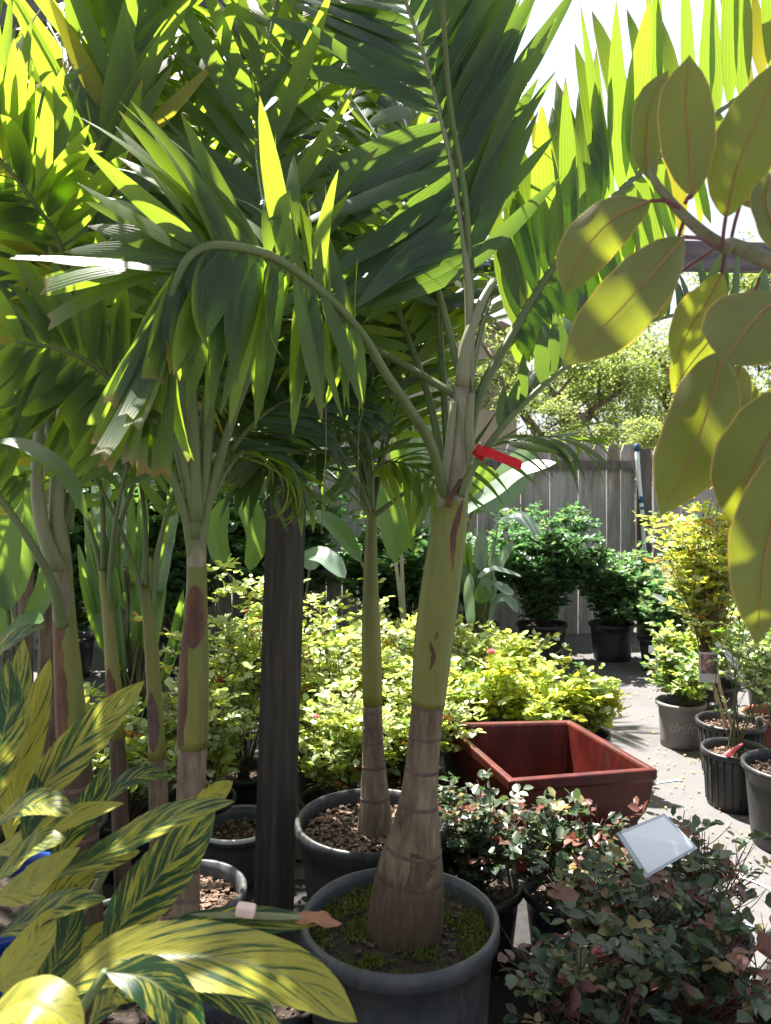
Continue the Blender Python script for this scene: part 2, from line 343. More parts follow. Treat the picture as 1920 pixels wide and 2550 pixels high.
# ---------------- generic builders ----------------
def leaf_unit(droop, blunt=False, twist=0., nx=8, name='leaflet'):
    """unit palm leaflet along +X, width along Y, ridge along the middle"""
    mb = MB(); ny = 2
    for i in range(nx+1):
        t = i/nx
        wv = interp(t, [0, .06, .3, .6, .85, 1], [.25, .6, 1, .85, .45, .02]) if not blunt else interp(t, [0, .1, .5, .85, 1], [.25, .5, .85, 1, .9])
        x = t if droop < .05 else math.sin(droop*t*1.3)/(droop*1.3)
        z = 0 if droop < .05 else -(1-math.cos(droop*t*1.3))/(droop*1.3)
        a = twist*t
        for j in (-1, 0, 1):
            y = j*.5*wv; zz = -abs(j)*.012*wv
            if blunt and i == nx: x2 = x-(.03 if j == 0 else 0)
            else: x2 = x
            mb.v.append(Vector((x2, y*math.cos(a), z+zz+y*math.sin(a)*.12)))
    for i in range(nx):
        for j in range(2):
            b = i*3+j
            mb.face((b, b+3, b+4, b+1), [(i/nx, j/2), ((i+1)/nx, j/2), ((i+1)/nx, (j+1)/2), (i/nx, (j+1)/2)])
    return mb
UNITS = {}
for mk in ('palm', 'palm_blue', 'palm_yel'):
    UNITS[mk] = [leaf_unit(d, False, t).mesh('leaflet', M[mk]) for d, t in ((0, .4), (.25, -.4), (.5, .5), (.8, -.3), (1.15, .6), (1.5, 0))]
    UNITS[mk+'_blunt'] = [leaf_unit(d, True, t).mesh('leaflet', M[mk]) for d, t in ((.15, .4), (.35, -.4), (.6, .5))]
NLEAF = {}
def frond(root, ctrl, L=.4, W=.04, n=22, t0=.3, N=Vector((0, -1, .25)), ang=(62, 35), tgt=None, blend=.55,
          droop=(0, 3), mat='palm', r=(.011, .003), rmat='rachis', blunt=None, lift=.18, jit=.14, prof=None, sides=(1, -1), roll=.38, lowk=1, name='frond'):
    n = int(n*1.2); pts = spline([P(*c) if not isinstance(c, Vector) else c for c in ctrl], 44); m = len(pts)
    mb = MB(); mb.tube(pts, [lerp(r[0], r[1], (i/(m-1))**.7) for i in range(m)], 8)
    fo = mb.build(name, M[rmat], root)
    N0 = Vector(N).normalized(); stuff = None
    for i in range(n):
        q = i/(n-1); t = t0+(1-t0)*q*.985; k = t*(m-1); a = min(int(k), m-2)
        p = pts[a].lerp(pts[a+1], k-a); T = (pts[min(a+2, m-1)]-pts[max(a-1, 0)]).normalized()
        S = T.cross(N0)
        if S.length < .05: continue
        S.normalize(); Np = S.cross(T).normalized()
        for s in sides:
            an = math.radians(lerp(ang[0], ang[1], q)+R.gauss(0, 6))
            d = T*math.cos(an)+S*(s*math.sin(an))+Np*(lift*R.uniform(-.4, 1))
            if tgt is not None:
                g = tgt(q, s)
                if g is None: continue
                d = d.normalized().lerp(Vector(g).normalized(), blend)
            d += Vector((R.gauss(0, jit), R.gauss(0, jit), R.gauss(0, jit))); d.normalize()
            Z = Np-d*Np.dot(d)
            if Z.length < .1: Z = d.orthogonal()
            Z.normalize()
            Z = Matrix.Rotation(R.uniform(-roll, roll), 3, d) @ Z
            if Z.z < 0: Z = -Z
            Y = Z.cross(d)
            ll = L*(prof(q) if prof else interp(q, [0, .3, .75, 1], [.7, 1, .85, .5]))*R.uniform(.85, 1.1)
            if lowk != 1 and d.z < 0: ll *= lowk*(1 if q > .3 else .6)
            ww = 1.0*W*interp(q, [0, .3, 1], [.75, 1, .8])*R.uniform(.8, 1.15)
            mk = mat
            if R.random() < .045 and mat != 'palm_blue': mk = 'palm_yel'
            if blunt and blunt(q): me = R.choice(UNITS[mk+'_blunt'])
            else: me = UNITS[mk][R.randint(*droop)]
            Mx = Matrix(((d.x*ll, Y.x*ww, Z.x*ll, p.x), (d.y*ll, Y.y*ww, Z.y*ll, p.y), (d.z*ll, Y.z*ww, Z.z*ll, p.z), (0, 0, 0, 1)))
            c = NLEAF.get(root.name, 0); NLEAF[root.name] = c+1
            if c < 300:
                o = bpy.data.objects.new('leaflet', me); col.objects.link(o); o.parent = fo; o.matrix_local = Mx
            else:
                if stuff is None: stuff = (MB(), M[mat])
                sb = stuff[0]; b = len(sb.v)
                for vv in me.vertices: sb.v.append(Mx @ vv.co)
                for pl in me.polygons:
                    sb.face([b+x for x in pl.vertices], [(min(1, (x//3)/8), (x % 3)/2) for x in pl.vertices])
    if stuff:
        o = stuff[0].build('leaflets', stuff[1], fo); o.location = (0, 0, 0); o['kind'] = 'stuff'
    return fo
def crown(root, c, n, length, L, W, az0=0, el=(75, 25), arch=.9, mat='palm', seg=18, r=(.009, .002), t0=.28, droop=(0, 4), azs=None):
    """fronds springing from crown point c; arch = how far they bow over"""
    for i in range(n):
        az = azs[i] if azs else az0+i*2.399963+R.uniform(-.2, .2)
        e = math.radians(lerp(el[0], el[1], i/max(1, n-1))+R.uniform(-6, 6)); ln = length*R.uniform(.85, 1.1)
        pts = [Vector(c)]; p = Vector(c); ee = e
        for k in range(7):
            p = p+Vector((math.cos(az)*math.cos(ee), math.sin(az)*math.cos(ee), math.sin(ee)))*ln/7
            pts.append(p.copy()); ee -= arch*R.uniform(.8, 1.2)/7*(.5+k/5)
        h = Vector((math.cos(az), math.sin(az), 0))
        frond(root, pts, L, W, seg, t0, N=Vector((0, 0, 1))-h*.2, mat=mat, r=r, droop=droop, lift=.35)

def pot(root, c, rt, h, mat, rb=None, rim=.012, ribs=0, soil=.05, soilmat='soil', rimh=.03, chips=120, chipmat='chip'):
    rb = rb or rt*.82; c = Vector(c); n = 48
    pr = [(rb*.9, 0), (rb, .006)]
    for k in range(1, 6):
        t = k/6; pr.append((lerp(rb, rt-.004, t), t*(h-rimh)))
    pr += [(rt-.004, h-rimh), (rt+rim*.5, h-rimh+.002), (rt+rim, h-rimh+.008), (rt+rim, h-.006), (rt+rim*.5, h), (rt-.002, h-.002), (rt-.008, h-.02), (rt-.012, h-soil-.02)]
    mb = MB(); mb.lathe(pr, c, n)
    if ribs:
        for i in range(ribs):
            a = 2*PI*i/ribs; b = Vector((math.cos(a), math.sin(a), 0))
            mb.tube([c+b*(rb+.001)+Vector((0, 0, .02)), c+b*(rt-.003)+Vector((0, 0, h-rimh-.005))], .004, 5)
    o = mb.build('pot', M[mat], root)
    sb = MB(); rs = rt-.011; zz = h-soil; rings = 7; nn = 30
    sb.v.append(c+Vector((0, 0, zz+.012)))
    for i in range(1, rings+1):
        for j in range(nn):
            a = 2*PI*j/nn; r_ = rs*i/rings; x = c.x+r_*math.cos(a); y = c.y+r_*math.sin(a)
            sb.v.append(Vector((x, y, c.z+zz+.012*(1-i/rings)+noise.noise(Vector((x*25, y*25, c.z)))*.008)))
    for j in range(nn): sb.face((0, 1+j, 1+(j+1) % nn))
    for i in range(rings-1):
        for j in range(nn):
            j2 = (j+1) % nn; b = 1+i*nn; sb.face((b+j, b+nn+j, b+nn+j2, b+j2))
    so_ = sb.build('soil', M[soilmat], root)
    if chips:
        cb = MB()
        for i in range(chips):
            a = R.uniform(0, 2*PI); r_ = rs*.96*math.sqrt(R.random()); s = R.uniform(.002, .009)
            mt = Matrix.Translation(c+Vector((r_*math.cos(a), r_*math.sin(a), zz+.01+R.uniform(0, .004)))) @ Matrix.Rotation(R.uniform(0, 6), 4, 'Z') @ Matrix.Rotation(R.uniform(-.6, .6), 4, 'X')
            cb.box((-s, -s*.5, -s*.25), (s, s*.5, s*.25), mt)
        q = cb.build('bark_chips', M[chipmat], root, False); q['kind'] = 'stuff'
    return o

def cloud_mesh(name, pos, dr, nr, L, W, mi, mats):
    n = len(pos); pos = np.asarray(pos, float); dr = np.asarray(dr, float); nr = np.asarray(nr, float)
    dr /= np.linalg.norm(dr, axis=1)[:, None]+1e-9
    sd_ = np.cross(nr, dr); sd_ /= np.linalg.norm(sd_, axis=1)[:, None]+1e-9
    nz = np.cross(dr, sd_); L = np.asarray(L)[:, None]; W = np.asarray(W)[:, None]
    c = [(0, 0, 0), (.35, .46, .12), (.72, .38, .1), (1, 0, -.06), (.72, -.38, .1), (.35, -.46, .12)]
    V = np.stack([pos+dr*L*x+sd_*W*y+nz*W*z for x, y, z in c], 1).reshape(-1, 3)
    b = (np.arange(n)*6)[:, None]
    Fc = np.concatenate([b+np.array([0, 1, 2, 3]), b+np.array([0, 3, 4, 5])], 1).reshape(-1, 4)
    me = bpy.data.meshes.new(name); nf = 2*n
    me.vertices.add(6*n); me.vertices.foreach_set('co', V.astype(np.float32).ravel())
    me.loops.add(nf*4); me.loops.foreach_set('vertex_index', Fc.astype(np.int32).ravel())
    me.polygons.add(nf); me.polygons.foreach_set('loop_start', (np.arange(nf)*4).astype(np.int32))
    me.polygons.foreach_set('loop_total', np.full(nf, 4, np.int32))
    for m in mats: me.materials.append(M[m])
    me.polygons.foreach_set('material_index', np.repeat(np.asarray(mi, np.int32), 2))
    me.update(calc_edges=True); me.validate(); return me
SM_LEAF = {}
def small_leaf(mat):
    if mat not in SM_LEAF:
        mb = MB(); nx = 4
        for i in range(nx+1):
            t = i/nx; wv = interp(t, [0, .25, .5, .75, 1], [.08, .8, 1, .8, .05])
            for j in (-1, 0, 1): mb.v.append(Vector((t, j*.5*wv, abs(j)*.1*wv-t*t*.15)))
        for i in range(nx):
            for j in range(2): b = i*3+j; mb.face((b, b+3, b+4, b+1), [(i/nx, j/2), ((i+1)/nx, j/2), ((i+1)/nx, (j+1)/2), (i/nx, (j+1)/2)])
        SM_LEAF[mat] = mb.mesh('leaf', M[mat])
    return SM_LEAF[mat]
def flower(root, p, s, mat):
    mb = MB()
    for k in range(14):
        a = k*2.4; e = .2+1.1*(k/14); d = Vector((math.cos(a)*math.cos(e), math.sin(a)*math.cos(e), math.sin(e)))
        sd2 = d.cross(Vector((0, 0, 1))).normalized()*s*.55; up = d.cross(sd2).normalized()*s*.2
        b = len(mb.v); mb.v += [p, p+d*s*.6-sd2+up, p+d*s+up*.4, p+d*s*.6+sd2+up]
        mb.face((b, b+1, b+2, b+3))
    mb.build('flower', M[mat], root)
def shrub(root, c, h, rad, nl, ls, pal, canes=12, lean=(0, 0), leaf_from=.25, individual=0, cmat='cane', up=.25, flowers=(), cr=.004, spread=.05, tufty=1.):
    """canes fanning up from c with sprigs of leaves along them; pal = [(material, weight, bias to the top)]"""
    c = Vector(c); mb = MB(); nodes = []
    for i in range(canes):
        a = R.uniform(0, 2*PI); rr = rad*math.sqrt(R.random()); hh = h*R.uniform(.65, 1.05)*(1-.25*(rr/rad)**2)
        e = c+Vector((rr*math.cos(a)+lean[0], rr*math.sin(a)+lean[1], hh))
        m1 = c+Vector((rr*.45*math.cos(a), rr*.45*math.sin(a), hh*.5))+Vector((R.gauss(0, .02), R.gauss(0, .02), 0))
        ps = spline([c+Vector((R.gauss(0, .015), R.gauss(0, .015), 0)), m1, e], 9)
        mb.tube(ps, [cr*(1-.6*k/8) for k in range(9)], 5)
        nodes += [(ps[k], (ps[k]-ps[k-1]).normalized(), k/8) for k in range(1, 9) if k/8 > leaf_from]
        for q in range(3):
            k = R.randint(3, 7); s = ps[k]; dd = Vector((R.gauss(0, 1), R.gauss(0, 1), R.uniform(.3, 1.3))).normalized()*h*R.uniform(.15, .3)
            tw = spline([s, s+dd*.5, s+dd+Vector((0, 0, .02))], 4)
            mb.tube(tw, [cr*.5, cr*.4, cr*.35, cr*.2], 4)
            nodes += [(x, dd.normalized(), min(1, (x.z-c.z)/h)) for x in tw[1:]]
    st = mb.build('canes', M[cmat], root); st['kind'] = 'stuff'
    ws = [p[1] for p in pal]; pos = []; dr = []; nr = []; LL = []; WW = []; mi = []
    while len(pos) < nl:
        p, T, q = R.choice(nodes)
        ph = R.uniform(0, 2*PI); sd3 = Vector((math.cos(ph), math.sin(ph), R.uniform(-.1, .5))).normalized()
        ax = (sd3+T*.3).normalized(); ln = R.uniform(.5, 1.3)*spread*tufty
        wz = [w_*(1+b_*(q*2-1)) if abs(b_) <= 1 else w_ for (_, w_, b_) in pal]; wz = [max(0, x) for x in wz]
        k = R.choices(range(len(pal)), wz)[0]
        for j in range(R.choice((3, 5, 5))):
            t = (j//2+1)/3; side = (0 if j == 4 else (1 if j % 2 else -1))
            pp = p+ax*ln*t; sv = ax.cross(Vector((0, 0, 1))).normalized() if abs(ax.z) < .99 else Vector((1, 0, 0))
            d = (ax*.6+sv*side+Vector((R.gauss(0, .25), R.gauss(0, .25), R.gauss(up*.3, .3))))
            pos.append(tuple(pp)); dr.append(tuple(d)); nr.append((R.gauss(0, .5), R.gauss(0, .5), 1)); s = ls*R.uniform(.6, 1.2)
            LL.append(s); WW.append(s*R.uniform(.55, .8)); mi.append(k)
    mats = [p[0] for p in pal]; ni = min(individual, len(pos))
    if ni:
        order = sorted(range(len(pos)), key=lambda i: (Vector(pos[i])-Vector((0, 0, H))).length-R.uniform(0, .08))
        for i in order[:ni]:
            d = Vector(dr[i]).normalized(); Y = Vector(nr[i]).cross(d).normalized(); Z = d.cross(Y)
            l_, w_ = LL[i]*1.05, WW[i]; p = Vector(pos[i])-Vector(root.location)
            o = bpy.data.objects.new('leaf', small_leaf(mats[mi[i]])); col.objects.link(o); o.parent = root
            o.matrix_local = Matrix(((d.x*l_, Y.x*w_, Z.x*l_, p.x), (d.y*l_, Y.y*w_, Z.y*l_, p.y), (d.z*l_, Y.z*w_, Z.z*l_, p.z), (0, 0, 0, 1)))
        keep = order[ni:]
    else: keep = list(range(len(pos)))
    if keep:
        g = lambda a: np.array([a[i] for i in keep])
        o = link('foliage', cloud_mesh('foliage', g(pos), g(dr), g(nr), g(LL), g(WW), g(mi), mats), root); o['kind'] = 'stuff'
    for (fm, cnt, fs) in flowers:
        tops = [n_ for n_ in nodes if n_[2] > .8]
        for k in range(cnt):
            p = R.choice(tops)[0]+Vector((R.gauss(0, .02), R.gauss(0, .02), .015)); flower(root, p, fs*R.uniform(.8, 1.2), fm)

def potted(name, label, cat, c, rt, hp, pmat, h, rad, nl, ls, pal, group=None, rb=None, ribs=0, chips=60, **kw):
    root = thing(name, (c[0], c[1], 0), label, cat, group)
    pot(root, (c[0], c[1], 0), rt, hp, pmat, rb=rb, ribs=ribs, chips=chips)
    shrub(root, (c[0], c[1], hp-.05), h, rad, nl, ls, pal, **kw)
    return root

def blade(ctrl, width, face, prof='lance', fold=.12, wavy=0., nseg=18, nc=3, curl=0., twist=0., seed=0, raw=False):
    pts = spline([P(*c) if not isinstance(c, Vector) else c for c in ctrl], nseg+1); mb = MB(); face = Vector(face).normalized()
    tot = sum((pts[i+1]-pts[i]).length for i in range(nseg)); acc = 0
    for i, p in enumerate(pts):
        t = i/nseg
        T = (pts[min(i+1, nseg)]-pts[max(i-1, 0)]).normalized(); S = T.cross(face)
        if S.length < .05: S = T.orthogonal()
        S.normalize(); N_ = S.cross(T)
        if twist:
            q = Matrix.Rotation(twist*t, 3, T); S = q @ S; N_ = q @ N_
        if prof == 'lance': wv = interp(t, [0, .08, .25, .45, .7, .88, .96, 1], [.04, .35, .82, 1, .85, .48, .2, .0])
        elif prof == 'ficus': wv = interp(t, [0, .05, .15, .35, .58, .76, .88, .95, 1], [.02, .3, .6, .93, 1, .85, .5, .18, 0])
        elif prof == 'paddle': wv = interp(t, [0, .04, .2, .5, .8, .95, 1], [.05, .5, .9, 1, .85, .4, 0])
        else: wv = interp(t, [0, .1, .5, .9, 1], [.4, .7, 1, .5, 0])
        for j in range(-nc, nc+1):
            y = j/nc; ww = width*.5*wv*y
            z = abs(y)*fold*width*wv*.5 - curl*width*y*y*wv
            if wavy: z += wavy*width*math.sin(t*13+seed+(2 if y > 0 else 0))*y*y*wv
            mb.v.append(p+S*ww+N_*z)
    w_ = 2*nc+1
    for i in range(nseg):
        for j in range(w_-1):
            b = i*w_+j
            mb.face((b, b+1, b+w_+1, b+w_), [(i/nseg, j/(w_-1)), (i/nseg, (j+1)/(w_-1)), ((i+1)/nseg, (j+1)/(w_-1)), ((i+1)/nseg, j/(w_-1))])
    if raw: return mb, pts
    return mb, pts

# ---------------- ground ----------------
mb = MB(); xs = [-150, -40, -10]+[x*.4 for x in range(-20, 21)]+[10, 40, 150]; ys = [-60, -15, -4]+[y*.4 for y in range(-5, 25)]+[14, 40, 250]
for y in ys:
    for x in xs: mb.v.append(Vector((x, y, 0)))
for i in range(len(ys)-1):
    for j in range(len(xs)-1):
        b = i*len(xs)+j; mb.face((b, b+1, b+1+len(xs), b+len(xs)))
g = mb.build('ground', M['ground']); g['kind'] = 'structure'
# fallen leaves on the walkway
pos = []; dr = []; nr = []; LL = []; WW = []
for i in range(900):
    y = R.uniform(2.2, 6.4); x = R.choice([R.gauss(.36, .06)*y, R.gauss(.43, .05)*y, R.uniform(-.3, .6)*y])
    pos.append((x, y, .006+R.random()*.006)); a = R.uniform(0, 6.3); dr.append((math.cos(a), math.sin(a), R.uniform(0, .3))); nr.append((R.gauss(0, .2), R.gauss(0, .2), 1))
    s = R.uniform(.008, .024); LL.append(s); WW.append(s*.6)
o = link('fallen_leaves', cloud_mesh('fallen_leaves', pos, dr, nr, LL, WW, [0]*len(pos), ['litter'])); o['kind'] = 'stuff'
mb = MB(); bl = [G0 for G0 in ((-2.6, 1.0), (1.02, 1.0), (1.12, 2.0), (1.06, 2.62), (1.0, 2.7), (.2, 2.9), (-2.6, 3.0))]
mb.v = [Vector((x, y, .004)) for x, y in bl]; mb.face(range(len(bl))); o = mb.build('shade_sheet', solid('painted_shade_black', [(.3, (.012, .012, .012)), (.7, (.03, .028, .026))], 30, .9)); o['kind'] = 'structure'  # black sheet standing in for deep shade under the roses and palms
def gline(a, b, wd, mat, name='painted_line'):
    a = Vector(a); b = Vector(b); s = (b-a).cross(Vector((0, 0, 1))).normalized()*wd/2; mb = MB(); n = 10
    for i in range(n+1):
        p = a.lerp(b, i/n)+Vector((R.gauss(0, .004), 0, .004)); q = wd*R.uniform(-.15, .15)
        mb.v += [p-s*(1+q), p+s*(1+q)]
    for i in range(n): mb.face((2*i, 2*i+2, 2*i+3, 2*i+1))
    o = mb.build(name, M[mat]); o['kind'] = 'structure'
def G(u, v):
    d = H*F/(v-V0); return ((u-U0)/F*d, d, 0)
gline(G(1632, 1951), G(1690, 1943), .02, 'chalk'); gline(G(1855, 2300), G(1935, 2352), .012, 'chalk')
gline(G(1790, 2160), G(1960, 2235), .012, 'chalkw')

# ---------------- fence ----------------
def fence_panel(label, a, b, z0, z1, rails, loc):
    root = thing('wooden_fence', (a[0], a[1], 0), label, 'fence', 'wooden fence panels along the back of the yard')
    a = Vector((*a, 0)); b = Vector((*b, 0)); D = (b-a); L_ = D.length; D.normalize(); Nn = Vector((D.y, -D.x, 0)); n = int(L_/.14)
    meshes = []
    for v in range(7):
        mb = MB(); wd = .139-R.random()*.004; h = 1; zs = [0, .25, .5, .75, .955, 1.0]
        dev = [R.uniform(-.002, .002) for _ in zs]
        for zi, z in enumerate(zs):
            hw = wd/2 if z < 1 else wd/2-.028
            for x, y in ((-hw, 0), (hw, 0), (hw, .018), (-hw, .018)): mb.v.append(Vector((x+dev[zi], y, z)))
        for i in range(len(zs)-1):
            for j in range(4): mb.face((i*4+j, i*4+(j+1) % 4, i*4+4+(j+1) % 4, i*4+4+j))
        k = (len(zs)-1)*4; mb.face((k, k+1, k+2, k+3)); meshes.append(mb.mesh('board', M['fence'], False))
    ang = math.atan2(D.y, D.x)
    for i in range(n):
        t = (i+.5)/n; p = a+D*L_*t
        o = bpy.data.objects.new('board', R.choice(meshes)); col.objects.link(o); o.parent = root
        o.matrix_local = Matrix.Translation(p-a+Vector((0, 0, .0))+Nn*R.uniform(-.004, .004)) @ Matrix.Rotation(ang, 4, 'Z') @ Matrix.Rotation(R.gauss(0, .002), 4, 'Y') @ Matrix.Diagonal((1, 1, lerp(z0, z1, t)+R.gauss(0, .008), 1))
    for z in rails:
        mt = Matrix.Translation(Vector((0, 0, z))+Nn*.03) @ Matrix.Rotation(ang, 4, 'Z')
        mb = MB(); mb.box((0, -.02, -.045), (L_, .02, .045), mt); o = mb.build('rail', M['fencepost'], root, False); o.location = (0, 0, 0)
    return root
fence_panel('long weathered grey cedar fence panel left of the dark post, seen behind the palms', (-5.2, 6.55), (2.42, 7.62), 1.88, 1.83, (.62, 1.62), 0)
fence_panel('grey cedar fence panel right of the dark post and white pipe, behind the yellow bush', (2.62, 7.66), (6.6, 8.3), 1.8, 1.78, (.62, 1.48), 0)
mb = MB(); mb.box((2.44, 7.52, 0), (2.555, 7.63, 1.78)); o = mb.build('fence_post', M['fencepost'], None, False)
tag(o, 'dark weathered fence post between the two fence panels beside the white pipe', 'post')
root = thing('drain_pipe', (2.62, 7.5, 0), 'thin white plastic pipe with blue tape bands standing beside the dark fence post', 'pipe')
pl = [P(1586, 1120, 7.5), P(1592, 1200, 7.5), P(1600, 1290, 7.5), P(1606, 1400, 7.5), P(1612, 1500, 7.5), P(1614, 1575, 7.5)]
MB().tube(spline(pl, 14), .02, 10).build('pipe', M['pvc'], root)
for (u, v0, v1) in ((1597, 1236, 1252), (1599, 1262, 1268), (1601, 1282, 1306), (1586, 1104, 1124)):
    MB().tube([P(u, v0, 7.5), P(u+1, v1, 7.5)], .026, 10).build('tape_band', M['bluetape'], root)

# ---------------- house behind the fence ----------------
hx1 = 2.35; hy = 14
root = thing('house', (-1, hy, 0), 'tan stucco house with a low gable roof behind the grey fence', 'house')
mb = MB(); A = [Vector((-6, hy, 0)), Vector((hx1, hy, 0)), Vector((hx1, hy, 3.9)), Vector((1.1, hy, 4.7)), Vector((-2.5, hy, 6.2)), Vector((-6, hy, 4.6))]
B = [p+Vector((0, 6, 0)) for p in A]; mb.v = A+B
mb.face(range(6)); mb.face([11, 10, 9, 8, 7, 6])
for i in range(6): j = (i+1) % 6; mb.face((i+6, j+6, j, i))
mb.build('wall', M['stucco'], root, False)
mb = MB()
for (a, b) in (((-2.5, 6.2), (2.75, 3.7)), ((-2.5, 6.2), (-6.4, 4.4))):
    v = [Vector((a[0], hy-.4, a[1]+.02)), Vector((b[0], hy-.4, b[1]+.02)), Vector((b[0], hy+6.4, b[1]+.02)), Vector((a[0], hy+6.4, a[1]+.02))]
    k = len(mb.v); mb.v += v+[p+Vector((0, 0, .16)) for p in v]
    for f in ((3, 2, 1, 0), (4, 5, 6, 7), (0, 1, 5, 4), (1, 2, 6, 5), (2, 3, 7, 6), (3, 0, 4, 7)): mb.face([k+q for q in f])
mb.build('roof', M['roof'], root, False)
mb = MB(); mb.box((.2, hy-.04, 1.0), (1.0, hy-.003, 2.3)); wf = mb.build('window', M['trim'], root, False)
mb = MB(); mb.box((.27, hy-.06, 1.07), (.93, hy-.042, 2.23)); o = mb.build('pane', M['glass'], wf, False); o.location = (0, 0, 0)
mb = MB(); mb.box((3.2, 17, 0), (6.4, 18.4, 2.05)); mb.box((3.0, 16.8, 2.05), (6.6, 18.6, 2.22)); o = mb.build('garden_shed', M['trim'], None, False)
tag(o, 'low white flat-roofed shed just showing above the fence under the trees', 'shed')

# ---------------- trees beyond the fence ----------------
def tree(label, x, y, h, r, nl, ls, mats, zc=None, seed=0, forks=5, tr=.12, group='trees beyond the fence', flat=.75):
    rr = random.Random(seed); root = thing('tree', (x, y, 0), label, 'tree', group)
    zc = zc or h-r*flat; mb = MB(); base = Vector((x, y, 0)); f0 = Vector((x+rr.uniform(-.1, .1), y, max(1.0, zc-r*.9)))
    mb.tube(spline([base, base.lerp(f0, .5)+Vector((rr.uniform(-.1, .1), 0, 0)), f0], 8), [tr*(1-.35*i/7) for i in range(8)], 9)
    tips = []; cen = Vector((x, y, zc))
    for i in range(forks):
        a = 2*PI*i/forks+rr.uniform(-.4, .4); e = f0+Vector((math.cos(a)*r*.65, math.sin(a)*r*.65, rr.uniform(.5, 1.3)*r*.9))
        m1 = f0.lerp(e, .5)+Vector((rr.gauss(0, .1), rr.gauss(0, .1), .1))*r
        ps = spline([f0, m1, e], 9); mb.tube(ps, [tr*.6*(1-.75*k/8) for k in range(9)], 7)
        for k in range(7):
            s = ps[rr.randint(3, 8)]; d = Vector((rr.gauss(0, 1), rr.gauss(0, 1), rr.gauss(.25, .7))).normalized()
            e2 = s+d*r*rr.uniform(.3, .6); q = spline([s, s.lerp(e2, .5)+Vector((0, 0, .06*r)), e2], 5)
            mb.tube(q, [tr*.2, tr*.15, tr*.1, tr*.07, tr*.04], 5); tips += [q[2], q[3], q[4]]
    mb.build('trunk', M['bark'], root)
    n = len(tips); k = NR.randint(0, n, nl); tp = np.array([tuple(t) for t in tips])[k]
    csz = NR.uniform(.1, .26, n)[k]*r
    off = NR.normal(0, 1, (nl, 3)); off /= np.linalg.norm(off, axis=1)[:, None]; off *= (NR.random_sample(nl)**.5*csz)[:, None]; off[:, 2] *= .6
    ps = tp+off; dd = off/(csz[:, None]+1e-6)+NR.normal(0, .6, (nl, 3))-np.array([0, 0, .3])
    nn = NR.normal(0, .6, (nl, 3))+np.array([0, 0, 1]); s = NR.uniform(.6, 1.3, nl)*ls
    o = link('crown', cloud_mesh('crown', ps, dd, nn, s, s*.55, NR.randint(0, len(mats), nl), mats), root); o['kind'] = 'stuff'
    return root
tree('airy light green tree with forked brown trunk behind the fence, right of the tan house', 2.75, 12.0, 4.9, 1.9, 26000, .058, ['tree_a', 'tree_a', 'tree_b'], zc=3.4, seed=3, tr=.16)
tree('tall light green tree behind the fence above the dark fence post', 5.2, 13.5, 6.2, 2.4, 30000, .062, ['tree_a', 'tree_b', 'tree_a'], zc=4.3, seed=5, tr=.2)
tree('low bushy yellow-green tree just behind the fence, left of the fence post', 3.1, 9.9, 2.9, 1.0, 13000, .042, ['tree_a'], zc=2.1, seed=8, tr=.06, flat=.6)
tree('leafy tree behind the fence at the right edge, above the yellow bush', 6.6, 11.5, 4.4, 1.7, 18000, .058, ['tree_a', 'tree_b'], zc=3.1, seed=11, tr=.13)
tree('dark green tree added behind the fence at the far left to darken gaps between the palms', -4.6, 9.6, 5.2, 2.3, 14000, .12, ['tree_b', 'far_dk'], zc=3.3, seed=14, tr=.2)  # tree added so the gaps between the palms read dark
tree('dense dark green tree added behind the fence as dark backdrop between the wooden post and the swollen palm', -1.4, 9.4, 4.4, 1.9, 13000, .11, ['tree_b', 'far_dk'], zc=3.0, seed=17, tr=.18)  # second added tree, a dark fill behind the post and palms

# ---------------- pergola ----------------
root = thing('pergola', (-.42, 2.62, 0), 'dark weathered wooden pergola: one square post with heavy beams overhead', 'pergola')
b0 = P(680, 2262, 2.62); b0.z = 0; top = P(715, 1200, 2.66); top = b0+(top-b0)*(3.0/top.z)
D = (top-b0).normalized(); X = Matrix.Rotation(math.radians(-24), 3, 'Z') @ Vector((1, 0, 0)); X = (X-D*X.dot(D)).normalized(); Y = D.cross(X)
mb = MB(); hw = .049; n = 12
for i in range(n+1):
    p = b0+(top-b0)*i/n
    for sx, sy in ((-1, -1), (1, -1), (1, 1), (-1, 1)): mb.v.append(p+X*hw*sx*(1+R.uniform(-.02, .02))+Y*hw*sy)
for i in range(n):
    for j in range(4): mb.face((i*4+j, i*4+(j+1) % 4, i*4+4+(j+1) % 4, i*4+4+j))
mb.face((3, 2, 1, 0)); mb.face([n*4+i for i in range(4)])
mb.build('post', M['wood'], root, False)
def beam(a, b, wd, ht, name='beam'):
    a = Vector(a); b = Vector(b); D = (b-a); L_ = D.length; D.normalize(); mt = Matrix.Translation(a) @ D.to_track_quat('X', 'Z').to_matrix().to_4x4()
    mb = MB(); mb.box((0, -wd/2, 0), (L_, wd/2, ht), mt); mb.build(name, M['beam'], root, False)
beam((top.x-.55, top.y-.5, 2.93), (1.35, 4.75, 2.93), .1, .16)
beam((1.2, 4.62, 2.74), (3.6, 4.95, 2.78), .1, .16)
beam((-2.6, 3.1, 3.1), (-.1, 2.55, 3.1), .09, .15)

